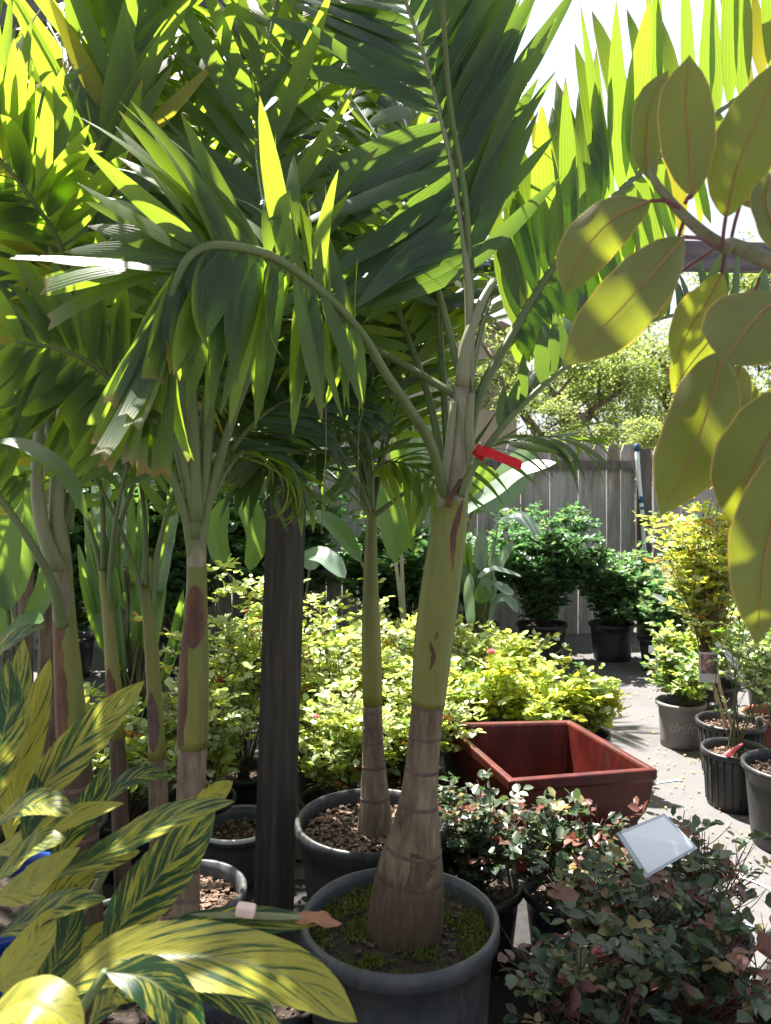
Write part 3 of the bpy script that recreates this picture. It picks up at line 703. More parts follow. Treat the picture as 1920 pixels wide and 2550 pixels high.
# ---------------- red planter ----------------
C4 = [P(1270, 1955, 2.77), P(1632, 1922, 2.88), P(1420, 1800, 3.46), P(1108, 1806, 3.42)]
ctr = sum(C4, Vector())/4; ctr.z = 0
root = thing('planter_box', tuple(ctr), 'large empty rectangular planter in glossy dark red lacquer standing behind the rose bushes', 'planter')
zt = .43
def ring(z, sc_, inset=0.):
    out = []
    for c in C4:
        v = Vector((c.x-ctr.x, c.y-ctr.y, 0)); l = v.length; out.append(ctr+v*sc_*(1-inset/l)+Vector((0, 0, z)))
    return out
lv = [ring(.0, .80), ring(.07, .80), ring(.075, .84), ring(.22, .86), ring(.27, .93), ring(.30, .955), ring(.385, .99), ring(.392, 1.015), ring(zt-.006, 1.02), ring(zt, 1.012), ring(zt, 1.0, .03), ring(zt-.01, .995, .036), ring(.06, .86, .036)]
mb = MB(); 
for r_ in lv: mb.v += r_
for i in range(len(lv)-1):
    for j in range(4): mb.face((i*4+j, i*4+(j+1) % 4, i*4+4+(j+1) % 4, i*4+4+j))
k = (len(lv)-1)*4; mb.face((k, k+1, k+2, k+3)); mb.face((3, 2, 1, 0))
o = mb.build('planter_body', M['red'], root, False)
bv = o.modifiers.new('bevel', 'BEVEL'); bv.width = .004; bv.segments = 2; bv.limit_method = 'ANGLE'

# ---------------- palms ----------------
def path_r(keys, n):
    """keys: (u, v, depth, width in photo px) -> centre points and radii"""
    pts = spline([P(a, b, d) for a, b, d, w_ in keys], n); seg = len(keys)-1
    rad = [interp(i/(n-1)*seg, range(len(keys)), [w_*d/F/2 for a, b, d, w_ in keys]) for i in range(n)]
    return pts, rad
def scars(root, pts, rad, idx, mat='scar'):
    for i in idx:
        k = min(int(i), len(pts)-2); f = i-k; p = pts[k].lerp(pts[k+1], f); r_ = lerp(rad[k], rad[k+1], f); T = (pts[k+1]-pts[k]).normalized()
        h = .0028; MB().tube([p-T*h*1.8, p-T*h, p+T*h, p+T*h*1.8], [r_*.99, r_*1.022, r_*1.02, r_*.99], 24).build('leaf_scar', M[mat], root)
def patch(root, pts, rad, i0, i1, a0, a1, mat, name, k=1.008, taper=True, wob=0):
    """a skin patch lying on a stem between two heights; angle 0 faces the camera, + to the right"""
    mb = MB(); n = 26; m = 7
    for i in range(n+1):
        t = i/n; x = lerp(i0, i1, t); q = min(int(x), len(pts)-2); f = x-q; c = pts[q].lerp(pts[q+1], f); r_ = lerp(rad[q], rad[q+1], f)*k
        am = (a0+a1)/2+wob*math.sin(t*4); hw = (a1-a0)/2*(math.sin(PI*min(.998, max(.002, t)))**.6 if taper else 1)
        for j in range(m+1):
            a = math.radians(am+lerp(-hw, hw, j/m)*(1+.5*noise.noise(Vector((t*6, j//4*9., i0)))+.1*noise.noise(Vector((t*40, j//4*9., i0))))); mb.v.append(c+Vector((math.sin(a), -math.cos(a), 0))*r_)
    for i in range(n):
        for j in range(m): b = i*(m+1)+j; mb.face((b, b+1, b+m+2, b+m+1))
    return mb.build(name, M[mat], root)
CAMN = Vector((.05, -1, .2))
# --- the big palm with the swollen foot
root = thing('potted_palm', (P(1015, 2350, 1.85).x, 1.85, 0), 'biggest potted palm, with a swollen brown foot and a red ribbon, in the foreground pot', 'palm', 'potted palms')
MP = root; cx, cy = root.location.x-.018, 1.85
pot(root, (cx, cy, 0), .222, .47, 'darkpot', rb=.19, soil=.045, chips=90, chipmat='chipdk', rimh=.045)
keys = [(1002, 2385, 1.85, 196), (1006, 2340, 1.85, 192), (1014, 2240, 1.85, 186), (1024, 2150, 1.85, 160), (1036, 2060, 1.85, 118), (1044, 1980, 1.85, 92), (1052, 1900, 1.85, 83), (1059, 1820, 1.85, 80), (1066, 1750, 1.85, 82)]
pt, rd = path_r(keys, 34); MB().tube(pt[:12], rd[:12], 28).build('swollen_base', M['trunkdk'], root); MB().tube(pt[11:], rd[11:], 28).build('trunk', M['trunk'], root)
scars(root, pt, rd, (14.2, 19.5, 24, 28.2, 32.6))
patch(root, pt, rd, 11, 15, -60, 40, 'trunkdk', 'bark_patch', 1.004)
ks = [(1066, 1755, 1.85, 84), (1072, 1680, 1.85, 92), (1082, 1580, 1.85, 98), (1096, 1470, 1.85, 98), (1110, 1370, 1.85, 92), (1122, 1290, 1.85, 86), (1130, 1225, 1.85, 72)]
ps, rs = path_r(ks, 30); MB().tube(ps, rs, 28).build('crownshaft', M['shaft'], root)
patch(root, ps, rs, 17, 28.5, 16, 38, 'redbrown', 'sheath_edge', 1.006, wob=-14)
patch(root, ps, rs, 6, 9.4, -16, -2, 'redbrown', 'blemish', 1.004, wob=8)
patch(root, ps, rs, 9.5, 10.4, -4, 6, 'redbrown', 'blemish', 1.008)
k2 = [(1128, 1260, 1.845, 66), (1138, 1180, 1.845, 66), (1146, 1100, 1.845, 60), (1152, 1020, 1.845, 52), (1156, 950, 1.845, 44), (1162, 900, 1.845, 36), (1168, 850, 1.845, 28)]
p2, r2 = path_r(k2, 24); MB().tube(p2, r2, 20).build('leaf_sheath', M['sheath'], root)
patch(root, p2, r2, 8, 16, 25, 60, 'redbrown', 'sheath_edge', 1.02, wob=14)
MB().tube(spline([P(1115, 1262, 1.80), P(1122, 1238, 1.795), P(1140, 1212, 1.795), P(1150, 1196, 1.80)], 8), .0065, 8).build('sheath_edge', M['redbrown'], root)
for kk in ([(1112, 1290, 1.86), (1102, 1230, 1.83), (1120, 1100, 1.82), (1130, 1000, 1.82)], [(1148, 1235, 1.86), (1170, 1150, 1.83), (1168, 1060, 1.82), (1175, 980, 1.83)], [(1150, 960, 1.83), (1160, 860, 1.83), (1196, 760, 1.85), (1228, 700, 1.88)]):
    MB().tube(spline([P(*c) for c in kk], 10), [.017, .017, .016, .015, .013, .012, .011, .010, .009, .008], 10).build('petiole', M['rachis_pale'], root)
UPT = lambda q, s: ((.42, .05, 1) if s > 0 else (-.25, -.05, -.6))
frond(root, [(1150, 1000, 1.84), (1168, 850, 1.84), (1163, 680, 1.85), (1140, 500, 1.86), (1100, 300, 1.89), (1040, 90, 1.93), (950, -160, 1.98)], .46, .06, 34, .34, CAMN, (48, 26),
      tgt=lambda q, s: ((.48, .0, 1.0) if s > 0 else ((-.35, -.1, -.75) if q < .5 else (-.8, 0, .1))), blend=.6, mat='palm_blue', droop=(0, 2), r=(.014, .004), rmat='rachis_pale', lift=.1, jit=.1)
frond(root, [(1158, 1180, 1.84), (1185, 1010, 1.86), (1265, 850, 1.9), (1409, 622, 2.0), (1611, 415, 2.15), (1920, 185, 2.35), (2120, 50, 2.5)], .56, .074, 42, .24, CAMN, (70, 40),
      tgt=lambda q, s: ((-.02, .05, 1) if s < 0 else (.06, -.05, -1)) if q > .15 else None, blend=.8, droop=(0, 1), r=(.015, .006), lift=.08, jit=.07, sides=(-1, 1),
      prof=lambda q: interp(q, [0, .2, .6, 1], [.4, .7, 1, 1]), lowk=.5, roll=.2)
frond(root, [(1148, 1235, 1.8), (1175, 1170, 1.78), (1271, 1040, 1.75), (1409, 913, 1.76), (1560, 820, 1.82), (1750, 770, 1.92), (1960, 740, 2.05)], .17, .038, 26, .3, CAMN, (60, 40),
      tgt=lambda q, s: ((.15, .1, 1) if s < 0 else (.1, 0, -1)), blend=.75, mat='palm_blue', droop=(0, 3), r=(.011, .003), prof=lambda q: interp(q, [0, .3, 1], [.6, .9, 1]), sides=(-1,))
def arc_t(q, s):
    if s > 0:   # lower side
        return (-.1, -.1, -1) if q > .25 else (.1, 0, -1)
    if q < .35: return (-.05, .2, 1)
    if q < .55: return (-.45, .1, 1)
    if q < .68: return (-.9, 0, .6)
    if q < .78: return (-1, -.1, .05)
    return (-.45, -.15, -1)
frond(root, [(1112, 1262, 1.85), (1078, 1120, 1.74), (1023, 1023, 1.66), (960, 930, 1.58), (899, 830, 1.5), (807, 732, 1.42), (680, 640, 1.32), (547, 611, 1.25), (478, 634, 1.22), (438, 703, 1.2), (422, 770, 1.2)],
      .3, .042, 46, .42, CAMN, (70, 40), tgt=lambda q, s: arc_t(q, s), blend=.85, mat='palm', droop=(0, 3), r=(.013, .006), lift=.1, jit=.1, blunt=lambda q: q > .72,
      prof=lambda q: interp(q, [0, .2, .5, .58, .8, 1], [.55, .85, .95, .72, .78, .92]), roll=.6)
frond(root, [(1110, 1230, 1.86), (1070, 1000, 1.95), (980, 740, 2.12), (890, 480, 2.3), (830, 220, 2.45), (800, -60, 2.6)], .42, .045, 26, .28, CAMN, (55, 30), mat='palm', droop=(0, 4), r=(.012, .003))
frond(root, [(1120, 1200, 1.88), (1100, 900, 2.0), (1075, 600, 2.2), (1000, 280, 2.45), (860, 40, 2.65)], .45, .045, 22, .35, CAMN, (50, 30), mat='palm_blue', droop=(1, 5), r=(.012, .003))
frond(root, [(1165, 1000, 1.84), (1172, 780, 1.87), (1160, 500, 1.82), (1115, 200, 1.7), (1100, -380, 1.45), (1250, -1000, 1.15)], .42, .055, 14, .8, Vector((0, -.3, 1)), (60, 40), mat='palm', droop=(1, 4), r=(.012, .003))  # overhead frond added out of view to dapple shade on the rubber plant
crown(root, P(1160, 1000, 1.86), 4, 1.35, .42, .05, el=(68, 34), arch=.7, seg=22, r=(.011, .003), azs=[2.25, 1.75, 1.3, 2.7])  # extra fronds added behind the crown to shade the roses
# thread and moss belonging to it
MB().tube(spline([P(812, 735, 1.45), P(808, 900, 1.46), P(812, 1100, 1.46), P(800, 1330, 1.47)], 12), .0013, 5).build('fibre', M['rachis'], root)
MB().tube(spline([P(905, 1020, 1.6), P(893, 1080, 1.6), P(893, 1250, 1.61), P(890, 1340, 1.61)], 12), .0009, 5).build('fibre', M['rachis'], root)
pos = []; dr = []; nr = []; LL = []
for i in range(5200):
    a = R.uniform(0, 6.3); r_ = .205*math.sqrt(R.random()); x, y = cx+r_*math.cos(a), cy+r_*math.sin(a)
    if noise.noise(Vector((x*11, y*11, 3))) < -.02 and R.random() < .9: continue
    pos.append((x, y, .428+R.random()*.006)); dr.append((R.gauss(0, .6), R.gauss(0, .6), 1)); nr.append((R.gauss(0, 1), R.gauss(0, 1), .3)); LL.append(R.uniform(.006, .017))
o = link('moss', cloud_mesh('moss', pos, dr, nr, LL, [x*.45 for x in LL], [0]*len(pos), ['moss']), root); o['kind'] = 'stuff'
mb = MB()
for k in range(9):   # pale tag on the pot wall
    a = math.radians(lerp(6, 22, k/8))
    for z in (.16, .30+.03*(k/8)): rr_ = lerp(.19, .218, z/.425)+.0025; mb.v.append(Vector((cx+math.sin(a)*rr_, cy-math.cos(a)*rr_, z)))
for k in range(8): mb.face((2*k, 2*k+2, 2*k+3, 2*k+1))
mb.build('pot_sticker', M['white'], root)
# ribbon tied on its right-hand frond
root = thing('ribbon', tuple(P(1205, 1128, 1.77)), 'bright red plastic ribbon tied to the right-hand stalk of the biggest palm', 'ribbon')
mb = MB(); pr = spline([P(1200, 1122, 1.755), P(1225, 1130, 1.74), P(1255, 1143, 1.745), P(1280, 1152, 1.75), P(1297, 1160, 1.745)], 12)
for i, p in enumerate(pr):
    hw = .0105; mb.v += [p+Vector((.004, .003*math.sin(i*.6), hw)), p+Vector((-.001, .005*math.sin(i*.45+1), -hw))]
for i in range(11): mb.face((2*i, 2*i+2, 2*i+3, 2*i+1))
mb.build('tail', M['ribbon'], root)
MB().tube([P(1188, 1138, 1.775), P(1206, 1114, 1.77)], .0155, 12).build('knot', M['ribbon'], root)

# --- second palm behind it
root = thing('potted_palm', (P(930, 2030, 2.4).x, 2.4, 0), 'slim potted palm with a ringed grey trunk, just behind and left of the biggest palm', 'palm', 'potted palms')
c2 = (P(925, 2040, 2.4).x, 2.4); pot(root, (c2[0], c2[1], 0), .222, .46, 'blackpot', rb=.17, soil=.05, chips=900, rimh=.05)
keys = [(934, 2075, 2.4, 92), (934, 2020, 2.4, 80), (932, 1950, 2.4, 66), (930, 1880, 2.4, 55), (928, 1820, 2.4, 50), (928, 1750, 2.4, 47)]
pt, rd = path_r(keys, 24); MB().tube(pt, rd, 20).build('trunk', M['trunk'], root); scars(root, pt, rd, (7, 12, 16.5, 19, 21.6))
ks = [(928, 1755, 2.4, 48), (926, 1660, 2.4, 52), (924, 1550, 2.4, 46), (923, 1450, 2.4, 38), (924, 1350, 2.4, 31), (926, 1270, 2.4, 24)]
ps, rs = path_r(ks, 18); MB().tube(ps, rs, 18).build('crownshaft', M['shaft'], root)
CR2 = P(926, 1290, 2.4)
DN = lambda q, s: (.1*s, -.2, -1)
frond(root, [CR2, P(905, 1150, 2.35), P(800, 1000, 2.3), P(650, 930, 2.25), P(500, 960, 2.2)], .3, .03, 22, .25, CAMN, (60, 40), droop=(1, 4), mat='palm_blue', r=(.008, .002))
frond(root, [CR2, P(890, 1200, 2.3), P(800, 1130, 2.2), P(690, 1130, 2.1), P(590, 1190, 2.05)], .26, .028, 20, .25, Vector((0, -.5, 1)), (60, 40), droop=(1, 4), mat='palm_blue', r=(.008, .002))
frond(root, [CR2, P(960, 1120, 2.45), P(1010, 950, 2.5), P(1060, 820, 2.55), P(1080, 660, 2.6)], .3, .03, 22, .3, CAMN, (55, 35), droop=(0, 4), mat='palm', r=(.008, .002))
frond(root, [CR2, P(900, 1050, 2.45), P(870, 850, 2.5), P(800, 700, 2.55), P(720, 600, 2.6)], .32, .032, 22, .3, CAMN, (55, 35), droop=(0, 4), mat='palm_blue', r=(.008, .002))
frond(root, [CR2, P(930, 1180, 2.35), P(980, 1150, 2.3), P(1060, 1180, 2.25), P(1110, 1240, 2.2)], .22, .026, 14, .25, Vector((0, -.6, 1)), (60, 40), droop=(1, 4), mat='palm', r=(.006, .002))
crown(root, CR2, 4, .8, .3, .03, az0=1.2, el=(70, 30), seg=16, mat='palm_blue')
crown(root, CR2+Vector((0, 0, .02)), 5, 1.45, .42, .045, el=(78, 60), arch=.6, seg=22, mat='palm_blue', azs=[1.6, 1.9, 2.2, 2.5, 2.8], r=(.01, .003))  # longer fronds added to throw shade on the foreground roses

# --- palm on the left, in front of the hedge
bx = P(470, 2560, 1.55)
root = thing('potted_palm', (bx.x, 1.55, 0), 'potted palm left of the wooden post, with a brown-red dry sheath on its trunk', 'palm', 'potted palms')
pot(root, (bx.x+.03, 1.55, 0), .16, .36, 'darkpot', rb=.13, soil=.05, chips=150, chipmat='chipdk')
keys = [(452, 2640, 1.56, 76), (456, 2480, 1.56, 72), (462, 2330, 1.57, 70), (464, 2180, 1.58, 66), (470, 2060, 1.58, 68), (476, 1960, 1.6, 70), (480, 1850, 1.6, 72)]
pt, rd = path_r(keys, 26); MB().tube(pt, rd, 20).build('trunk', M['trunk'], root); scars(root, pt, rd, (5, 11, 13, 18))
ks = [(480, 1860, 1.6, 74), (482, 1760, 1.6, 76), (484, 1650, 1.6, 72), (488, 1550, 1.6, 58), (490, 1450, 1.6, 50), (490, 1380, 1.6, 48), (490, 1300, 1.6, 40)]
ps, rs = path_r(ks, 26); MB().tube(ps, rs, 20).build('crownshaft', M['shaft'], root)
patch(root, ps, rs, 0.5, 15, -80, -18, 'redbrown', 'dry_sheath', 1.03, False, 6); patch(root, ps, rs, 10, 16.5, -60, 70, 'redbrown', 'dry_sheath', 1.02, True)
patch(root, ps, rs, 19, 25.5, -70, 75, 'sheath', 'leaf_sheath', 1.02, False)
for kk in ([(484, 1340, 1.59), (476, 1240, 1.58), (446, 1120, 1.57), (420, 1020, 1.57)], [(490, 1300, 1.58), (484, 1150, 1.58), (478, 1000, 1.6), (470, 850, 1.64)], [(498, 1300, 1.6), (512, 1150, 1.6), (522, 1000, 1.62), (532, 850, 1.66)]):
    MB().tube(spline([P(*c) for c in kk], 8), [.014, .014, .013, .013, .012, .011, .010, .009], 10).build('petiole', M['rachis'], root)
frond(root, [(494, 1380, 1.6), (518, 1250, 1.6), (576, 1050, 1.62), (645, 850, 1.66), (670, 620, 1.78), (640, 334, 1.92), (690, 0, 2.05), (740, -200, 2.1)], .42, .046, 34, .52, CAMN, (50, 32), droop=(0, 2), r=(.013, .004),
      tgt=lambda q, s: (-.5, 0, 1) if s < 0 else (.5, 0, 1), blend=.4)
frond(root, [(490, 1300, 1.6), (500, 1100, 1.62), (535, 850, 1.68), (545, 600, 1.8), (500, 330, 1.95), (400, 60, 2.1)], .42, .046, 26, .4, CAMN, (50, 32), droop=(0, 3), r=(.012, .003))
frond(root, [(484, 1420, 1.6), (455, 1260, 1.57), (385, 1100, 1.53), (290, 960, 1.48), (180, 880, 1.42), (40, 850, 1.36)], .26, .034, 24, .42, CAMN, (60, 40), droop=(1, 4), tgt=lambda q, s: (-.4, -.1, -1) if s < 0 else (-.4, 0, .9), blend=.5, r=(.012, .003))
frond(root, [(488, 1300, 1.6), (470, 1080, 1.66), (425, 820, 1.78), (340, 520, 1.9), (220, 250, 2.05), (120, 60, 2.2)], .42, .048, 26, .38, CAMN, (50, 32), droop=(0, 3), r=(.012, .003))
frond(root, [(498, 1320, 1.61), (560, 1150, 1.78), (660, 1030, 1.95), (780, 980, 2.1), (900, 1000, 2.2)], .3, .034, 24, .3, Vector((0, -.7, .7)), (60, 40), droop=(1, 4), mat='palm_blue', r=(.01, .003))
frond(root, [(496, 1320, 1.61), (560, 1180, 1.7), (620, 1120, 1.85), (700, 1150, 1.95), (770, 1240, 2.0)], .2, .03, 18, .35, Vector((0, -.5, .8)), (60, 40), droop=(1, 5), mat='palm', r=(.008, .002))
PA = root
# --- palm at the far left
root = thing('potted_palm', (P(190, 2300, 1.62).x, 1.62, 0), 'potted palm nearest the left edge, rising out of the yellow-striped leaves', 'palm', 'potted palms')
bx = root.location.x; pot(root, (bx, 1.62, 0), .17, .38, 'blackpot', rb=.14, chips=40)
keys = [(215, 2560, 1.62, 100), (208, 2300, 1.62, 96), (200, 2100, 1.62, 90), (190, 1950, 1.62, 82), (180, 1820, 1.62, 74)]
pt, rd = path_r(keys, 20); MB().tube(pt, rd, 18).build('trunk', M['trunkdk'], root); scars(root, pt, rd, (6, 10, 14))
ks = [(180, 1830, 1.62, 74), (170, 1680, 1.62, 66), (162, 1560, 1.62, 56), (156, 1460, 1.62, 52), (150, 1370, 1.61, 50), (142, 1290, 1.6, 40)]
ps, rs = path_r(ks, 22); MB().tube(ps, rs, 18).build('crownshaft', M['shaft'], root); patch(root, ps, rs, 0, 9, -70, 10, 'redbrown', 'dry_sheath', 1.025, False)
patch(root, ps, rs, 9.5, 21, -85, 85, 'sheath', 'leaf_sheath', 1.015, False)
for kk in ([(150, 1400, 1.6), (140, 1260, 1.59), (150, 1100, 1.6), (160, 950, 1.62)], [(146, 1420, 1.58), (110, 1330, 1.57), (92, 1200, 1.56), (100, 1050, 1.56)]):
    MB().tube(spline([P(*c) for c in kk], 8), [.016, .016, .015, .014, .013, .012, .011, .010], 10).build('petiole', M['rachis_pale'], root)
frond(root, [(156, 1560, 1.58), (120, 1430, 1.54), (0, 1240, 1.46), (-120, 1120, 1.4)], .2, .03, 12, .6, CAMN, (60, 40), droop=(1, 4), r=(.013, .004))
frond(root, [(150, 1370, 1.6), (158, 1080, 1.64), (185, 720, 1.74), (260, 330, 1.86), (340, 0, 2.0), (380, -160, 2.05)], .44, .05, 30, .38, CAMN, (42, 26), droop=(0, 2), r=(.013, .004), tgt=lambda q, s: (-.15*1 if s < 0 else .35, 0, 1), blend=.4)
frond(root, [(150, 1330, 1.6), (120, 1050, 1.62), (60, 760, 1.66), (-20, 450, 1.72), (-120, 150, 1.8)], .44, .05, 28, .35, CAMN, (42, 26), droop=(0, 2), r=(.012, .003), tgt=lambda q, s: (.15, 0, 1) if s > 0 else (-.4, 0, 1), blend=.45)
frond(root, [(150, 1340, 1.6), (210, 1120, 1.66), (300, 960, 1.74), (420, 880, 1.84), (540, 900, 1.92)], .28, .036, 24, .3, CAMN, (60, 40), droop=(1, 4), mat='palm', r=(.01, .003))
frond(root, [(173, 1320, 1.62), (190, 900, 1.72), (160, 640, 1.6), (60, 470, 1.5), (-60, 330, 1.45)], .26, .036, 24, .35, CAMN, (60, 40), droop=(0, 4), mat='palm', r=(.01, .003))
bl, _ = blade([(-30, 1098, 1.15), (60, 1108, 1.14), (160, 1180, 1.12), (222, 1300, 1.12)], .03, (.1, -.6, 1), 'lance'); bl.build('leaflet', M['palm_blue'], root)
# --- two thin palms between them
for (lab, kk, pc, wd) in (
    ('thin potted palm with a dark green trunk, second from the left edge', [(312, 2300, 2.05, 44), (300, 2050, 2.05, 42), (292, 1850, 2.05, 38), (282, 1700, 2.05, 36), (272, 1560, 2.05, 30), (258, 1420, 2.05, 24)], .15, 1),
    ('thin potted palm with a yellow-green trunk, just left of the red-sheathed palm', [(400, 2300, 2.1, 50), (396, 2050, 2.1, 48), (392, 1900, 2.1, 44), (386, 1760, 2.1, 38), (376, 1600, 2.1, 34), (362, 1460, 2.1, 26)], .15, 2)):
    d = kk[0][2]; root = thing('potted_palm', (P(kk[0][0], 2300, d).x, d, 0), lab, 'palm', 'potted palms')
    pot(root, (root.location.x, d, 0), pc, .33, 'blackpot', chips=30)
    z0 = Vector((root.location.x, d, .28)); pts_, rd_ = path_r(kk, 30)
    MB().tube([z0]+pts_[:13], [rd_[0]*1.1]+rd_[:13], 14).build('trunk', M['trunkdk'] if wd == 1 else M['trunk'], root)
    MB().tube(pts_[12:], rd_[12:], 14).build('crownshaft', M['shaft'], root)
    patch(root, pts_, rd_, 13, 19, -60, 40, 'redbrown' if wd == 1 else 'scar', 'dry_sheath', 1.03)
    t = pts_[-1]
    for k, az in enumerate((96, 70, 116, 84)):
        a = math.radians(az+R.uniform(-5, 5)); dd = R.uniform(-.3, .5)
        p = pts_[-1-2*k].copy(); pp = [p.copy()]; e = math.radians(90+(az-90)*.5)
        for q in range(5):
            p = p+Vector((math.cos(e), dd*.4, math.sin(e)))*R.uniform(.16, .2); pp.append(p.copy()); e += (-.13 if math.cos(a) > 0 else .13)
        frond(root, pp, .3, .032, 18, .4, CAMN, (50, 35), droop=(0, 4), mat=R.choice(['palm', 'palm_blue']), r=(.009, .002))
# --- palms further back
BG = [('tall potted palm standing far behind the wooden post, its fronds fanned against the sky', P(620, 1500, 6.3), .36, 2.6, 9, .6, .055, 2.2),
      ('tall potted palm behind the left-hand palms, glowing yellow-green in the sun', P(110, 1500, 2.6), .36, 1.85, 7, .55, .05, .7),
      ('potted palm in the back row just left of the biggest palm', P(690, 1500, 6.7), .34, 2.6, 8, .6, .055, 4.0),
      ('potted palm furthest back on the left, mostly hidden behind the others', P(60, 1500, 4.2), .34, 2.1, 8, .6, .055, 5.1),
      ('potted palm in the back row between the wooden post and the left-hand palm', P(400, 1500, 6.0), .34, 2.4, 9, .6, .055, 1.5)]
for lab, p, hp, zc, nf, L_, W_, az in BG:
    root = thing('potted_palm', (p.x, p.y, 0), lab, 'palm', 'potted palms')
    pot(root, (p.x, p.y, 0), .19, hp, 'blackpot', chips=0)
    c = Vector((p.x+.03, p.y, zc)); ps = spline([Vector((p.x, p.y, hp-.06)), Vector((p.x+.02, p.y, zc*.6)), c], 14)
    MB().tube(ps[:8], [.05, .045, .04, .037, .035, .034, .033, .032], 14).build('trunk', M['trunk'], root); MB().tube(ps[7:], [.034, .036, .034, .03, .026, .022, .018], 14).build('crownshaft', M['shaft'], root)
    crown(root, c-Vector((0, 0, .03)), nf, 1.65, L_, W_, az0=az, el=(84, 38), arch=.75, seg=22, mat='palm', droop=(0, 4))


# ---------------- paddle-leaved plants (bird of paradise) by the fence ----------------
def paddles(root, base, specs, mat='banana', smat='canegreen', sr=.008):
    for s in specs:
        cl, wd, face = s[:3]; m_ = s[3] if len(s) > 3 else mat
        pts = [P(*c) for c in cl]; st = pts[0]
        b = Vector((base[0]+R.gauss(0, .03), base[1]+R.gauss(0, .03), base[2]))
        MB().tube(spline([b, b.lerp(st, .55)+Vector((R.gauss(0, .02), 0, .03)), st], 10), [lerp(sr*1.5, sr*.7, i/9) for i in range(10)], 8).build('stalk', M[s[4] if len(s) > 4 else smat], root)
        mb, _ = blade(cl, wd, face, 'paddle', fold=.25, wavy=.03, seed=R.random()*6); mb.build('leaf', M[m_], root)
root = thing('paddle_leaf_plant', (P(1010, 1500, 4.6).x, 4.6, 0), 'large paddle-leaved plant with pinkish-white stalks behind the biggest palm, waxy leaf catching the sun', 'plant', 'paddle-leaved plants near the fence')
pot(root, (root.location.x, 4.6, 0), .2, .32, 'blackpot', chips=0); B = (root.location.x, 4.6, .28)
paddles(root, B, [
    ([(1075, 1270, 4.5), (1060, 1200, 4.5), (1070, 1120, 4.5), (1095, 1040, 4.5)], .26, (-.3, -1, .5), 'banana_gy', 'banana_stem'),
    ([(1140, 1290, 4.4), (1220, 1235, 4.35), (1300, 1180, 4.3), (1385, 1152, 4.25)], .17, (-.1, -.5, 1), 'banana_gy'),
    ([(1160, 1270, 4.5), (1190, 1230, 4.5), (1210, 1190, 4.5), (1225, 1165, 4.5)], .22, (.3, -1, .2), 'banana'),
    ([(1180, 1262, 4.5), (1240, 1230, 4.5), (1290, 1170, 4.5), (1325, 1112, 4.5)], .2, (.2, -.9, .6), 'banana_gy'),
    ([(985, 1400, 4.5), (970, 1300, 4.5), (930, 1230, 4.5), (900, 1180, 4.5)], .15, (.2, -1, .3), 'banana', 'banana_stem'),
    ([(1000, 1380, 4.6), (1010, 1260, 4.6), (1000, 1150, 4.6), (1010, 1060, 4.6)], .16, (0, -1, .2), 'banana', 'banana_stem'),
    ([(900, 1400, 4.7), (840, 1320, 4.7), (790, 1290, 4.7), (740, 1310, 4.7)], .14, (0, -.7, 1), 'banana')], sr=.013)
root = thing('paddle_leaf_plant', (P(1190, 1600, 5.3).x, 5.3, 0), 'grey-green narrow-leaved clump with drooping white-lit leaves in a black pot, right of the biggest palm', 'plant', 'paddle-leaved plants near the fence')
pot(root, (root.location.x, 5.3, 0), .17, .28, 'blackpot', chips=20); B = (root.location.x, 5.3, .25)
sp = [([(1196, 1420, 5.2), (1196, 1380, 5.2), (1200, 1320, 5.2)], .1, (.2, -1, .2), 'banana_gy'), ([(1225, 1420, 5.2), (1250, 1390, 5.2), (1276, 1345, 5.2)], .07, (.3, -1, .3), 'rp'),
      ([(1190, 1440, 5.0), (1230, 1418, 5.0), (1298, 1436, 4.95)], .07, (0, -.3, 1), 'banana_gy'), ([(1170, 1430, 5.0), (1168, 1490, 5.0), (1174, 1572, 5.0)], .07, (0, -1, .3), 'banana_gy'),
      ([(1232, 1450, 5.0), (1255, 1468, 4.95), (1278, 1482, 4.9)], .08, (0, -.5, 1), 'white_leaf'), ([(1225, 1500, 5.0), (1260, 1490, 5.0), (1290, 1525, 4.95)], .08, (0, -.6, 1), 'banana_gy'),
      ([(1215, 1440, 5.1), (1208, 1470, 5.0), (1188, 1500, 5.0)], .12, (.2, -1, .3), 'banana'), ([(1240, 1300, 5.3), (1290, 1290, 5.2), (1345, 1335, 5.1)], .14, (0, -.4, 1), 'banana_gy')]
sp = [(a, b, c, 'banana_gy' if m_ in ('rp', 'white_leaf') else m_) for a, b, c, m_ in sp]
for k in range(16):
    x = R.uniform(1130, 1235); v = R.uniform(1330, 1450); sp.append(([(lerp(1190, x, .6), v+130, 5.3), (lerp(1190, x, .85), v+60, 5.25), (x, v, 5.2)], .045, (R.uniform(-.5, .5), -1, .2), R.choice(['banana_gy', 'banana'])))
paddles(root, B, sp, sr=.006)
root = thing('paddle_leaf_plant', (P(30, 1800, 2.6).x, 2.6, 0), 'broad bright green paddle-leaved plant at the left edge behind the palms', 'plant', 'paddle-leaved plants near the fence')
pot(root, (root.location.x, 2.6, 0), .18, .32, 'blackpot', chips=0); B = (root.location.x, 2.6, .28)
paddles(root, B, [([(20, 1520, 2.5), (10, 1420, 2.5), (20, 1300, 2.5), (40, 1210, 2.5)], .10, (.3, -1, .2)), ([(60, 1560, 2.5), (110, 1480, 2.5), (130, 1400, 2.5), (140, 1330, 2.5)], .07, (.2, -1, .3)),
    ([(-20, 1640, 2.4), (30, 1590, 2.4), (70, 1560, 2.4), (110, 1545, 2.4)], .12, (0, -.5, 1)), ([(10, 1600, 2.5), (-10, 1500, 2.5), (-20, 1400, 2.5)], .09, (.4, -1, .2)), ([(40, 1500, 2.7), (70, 1300, 2.7), (50, 1120, 2.7), (0, 960, 2.7)], .1, (.1, -1, .2))])
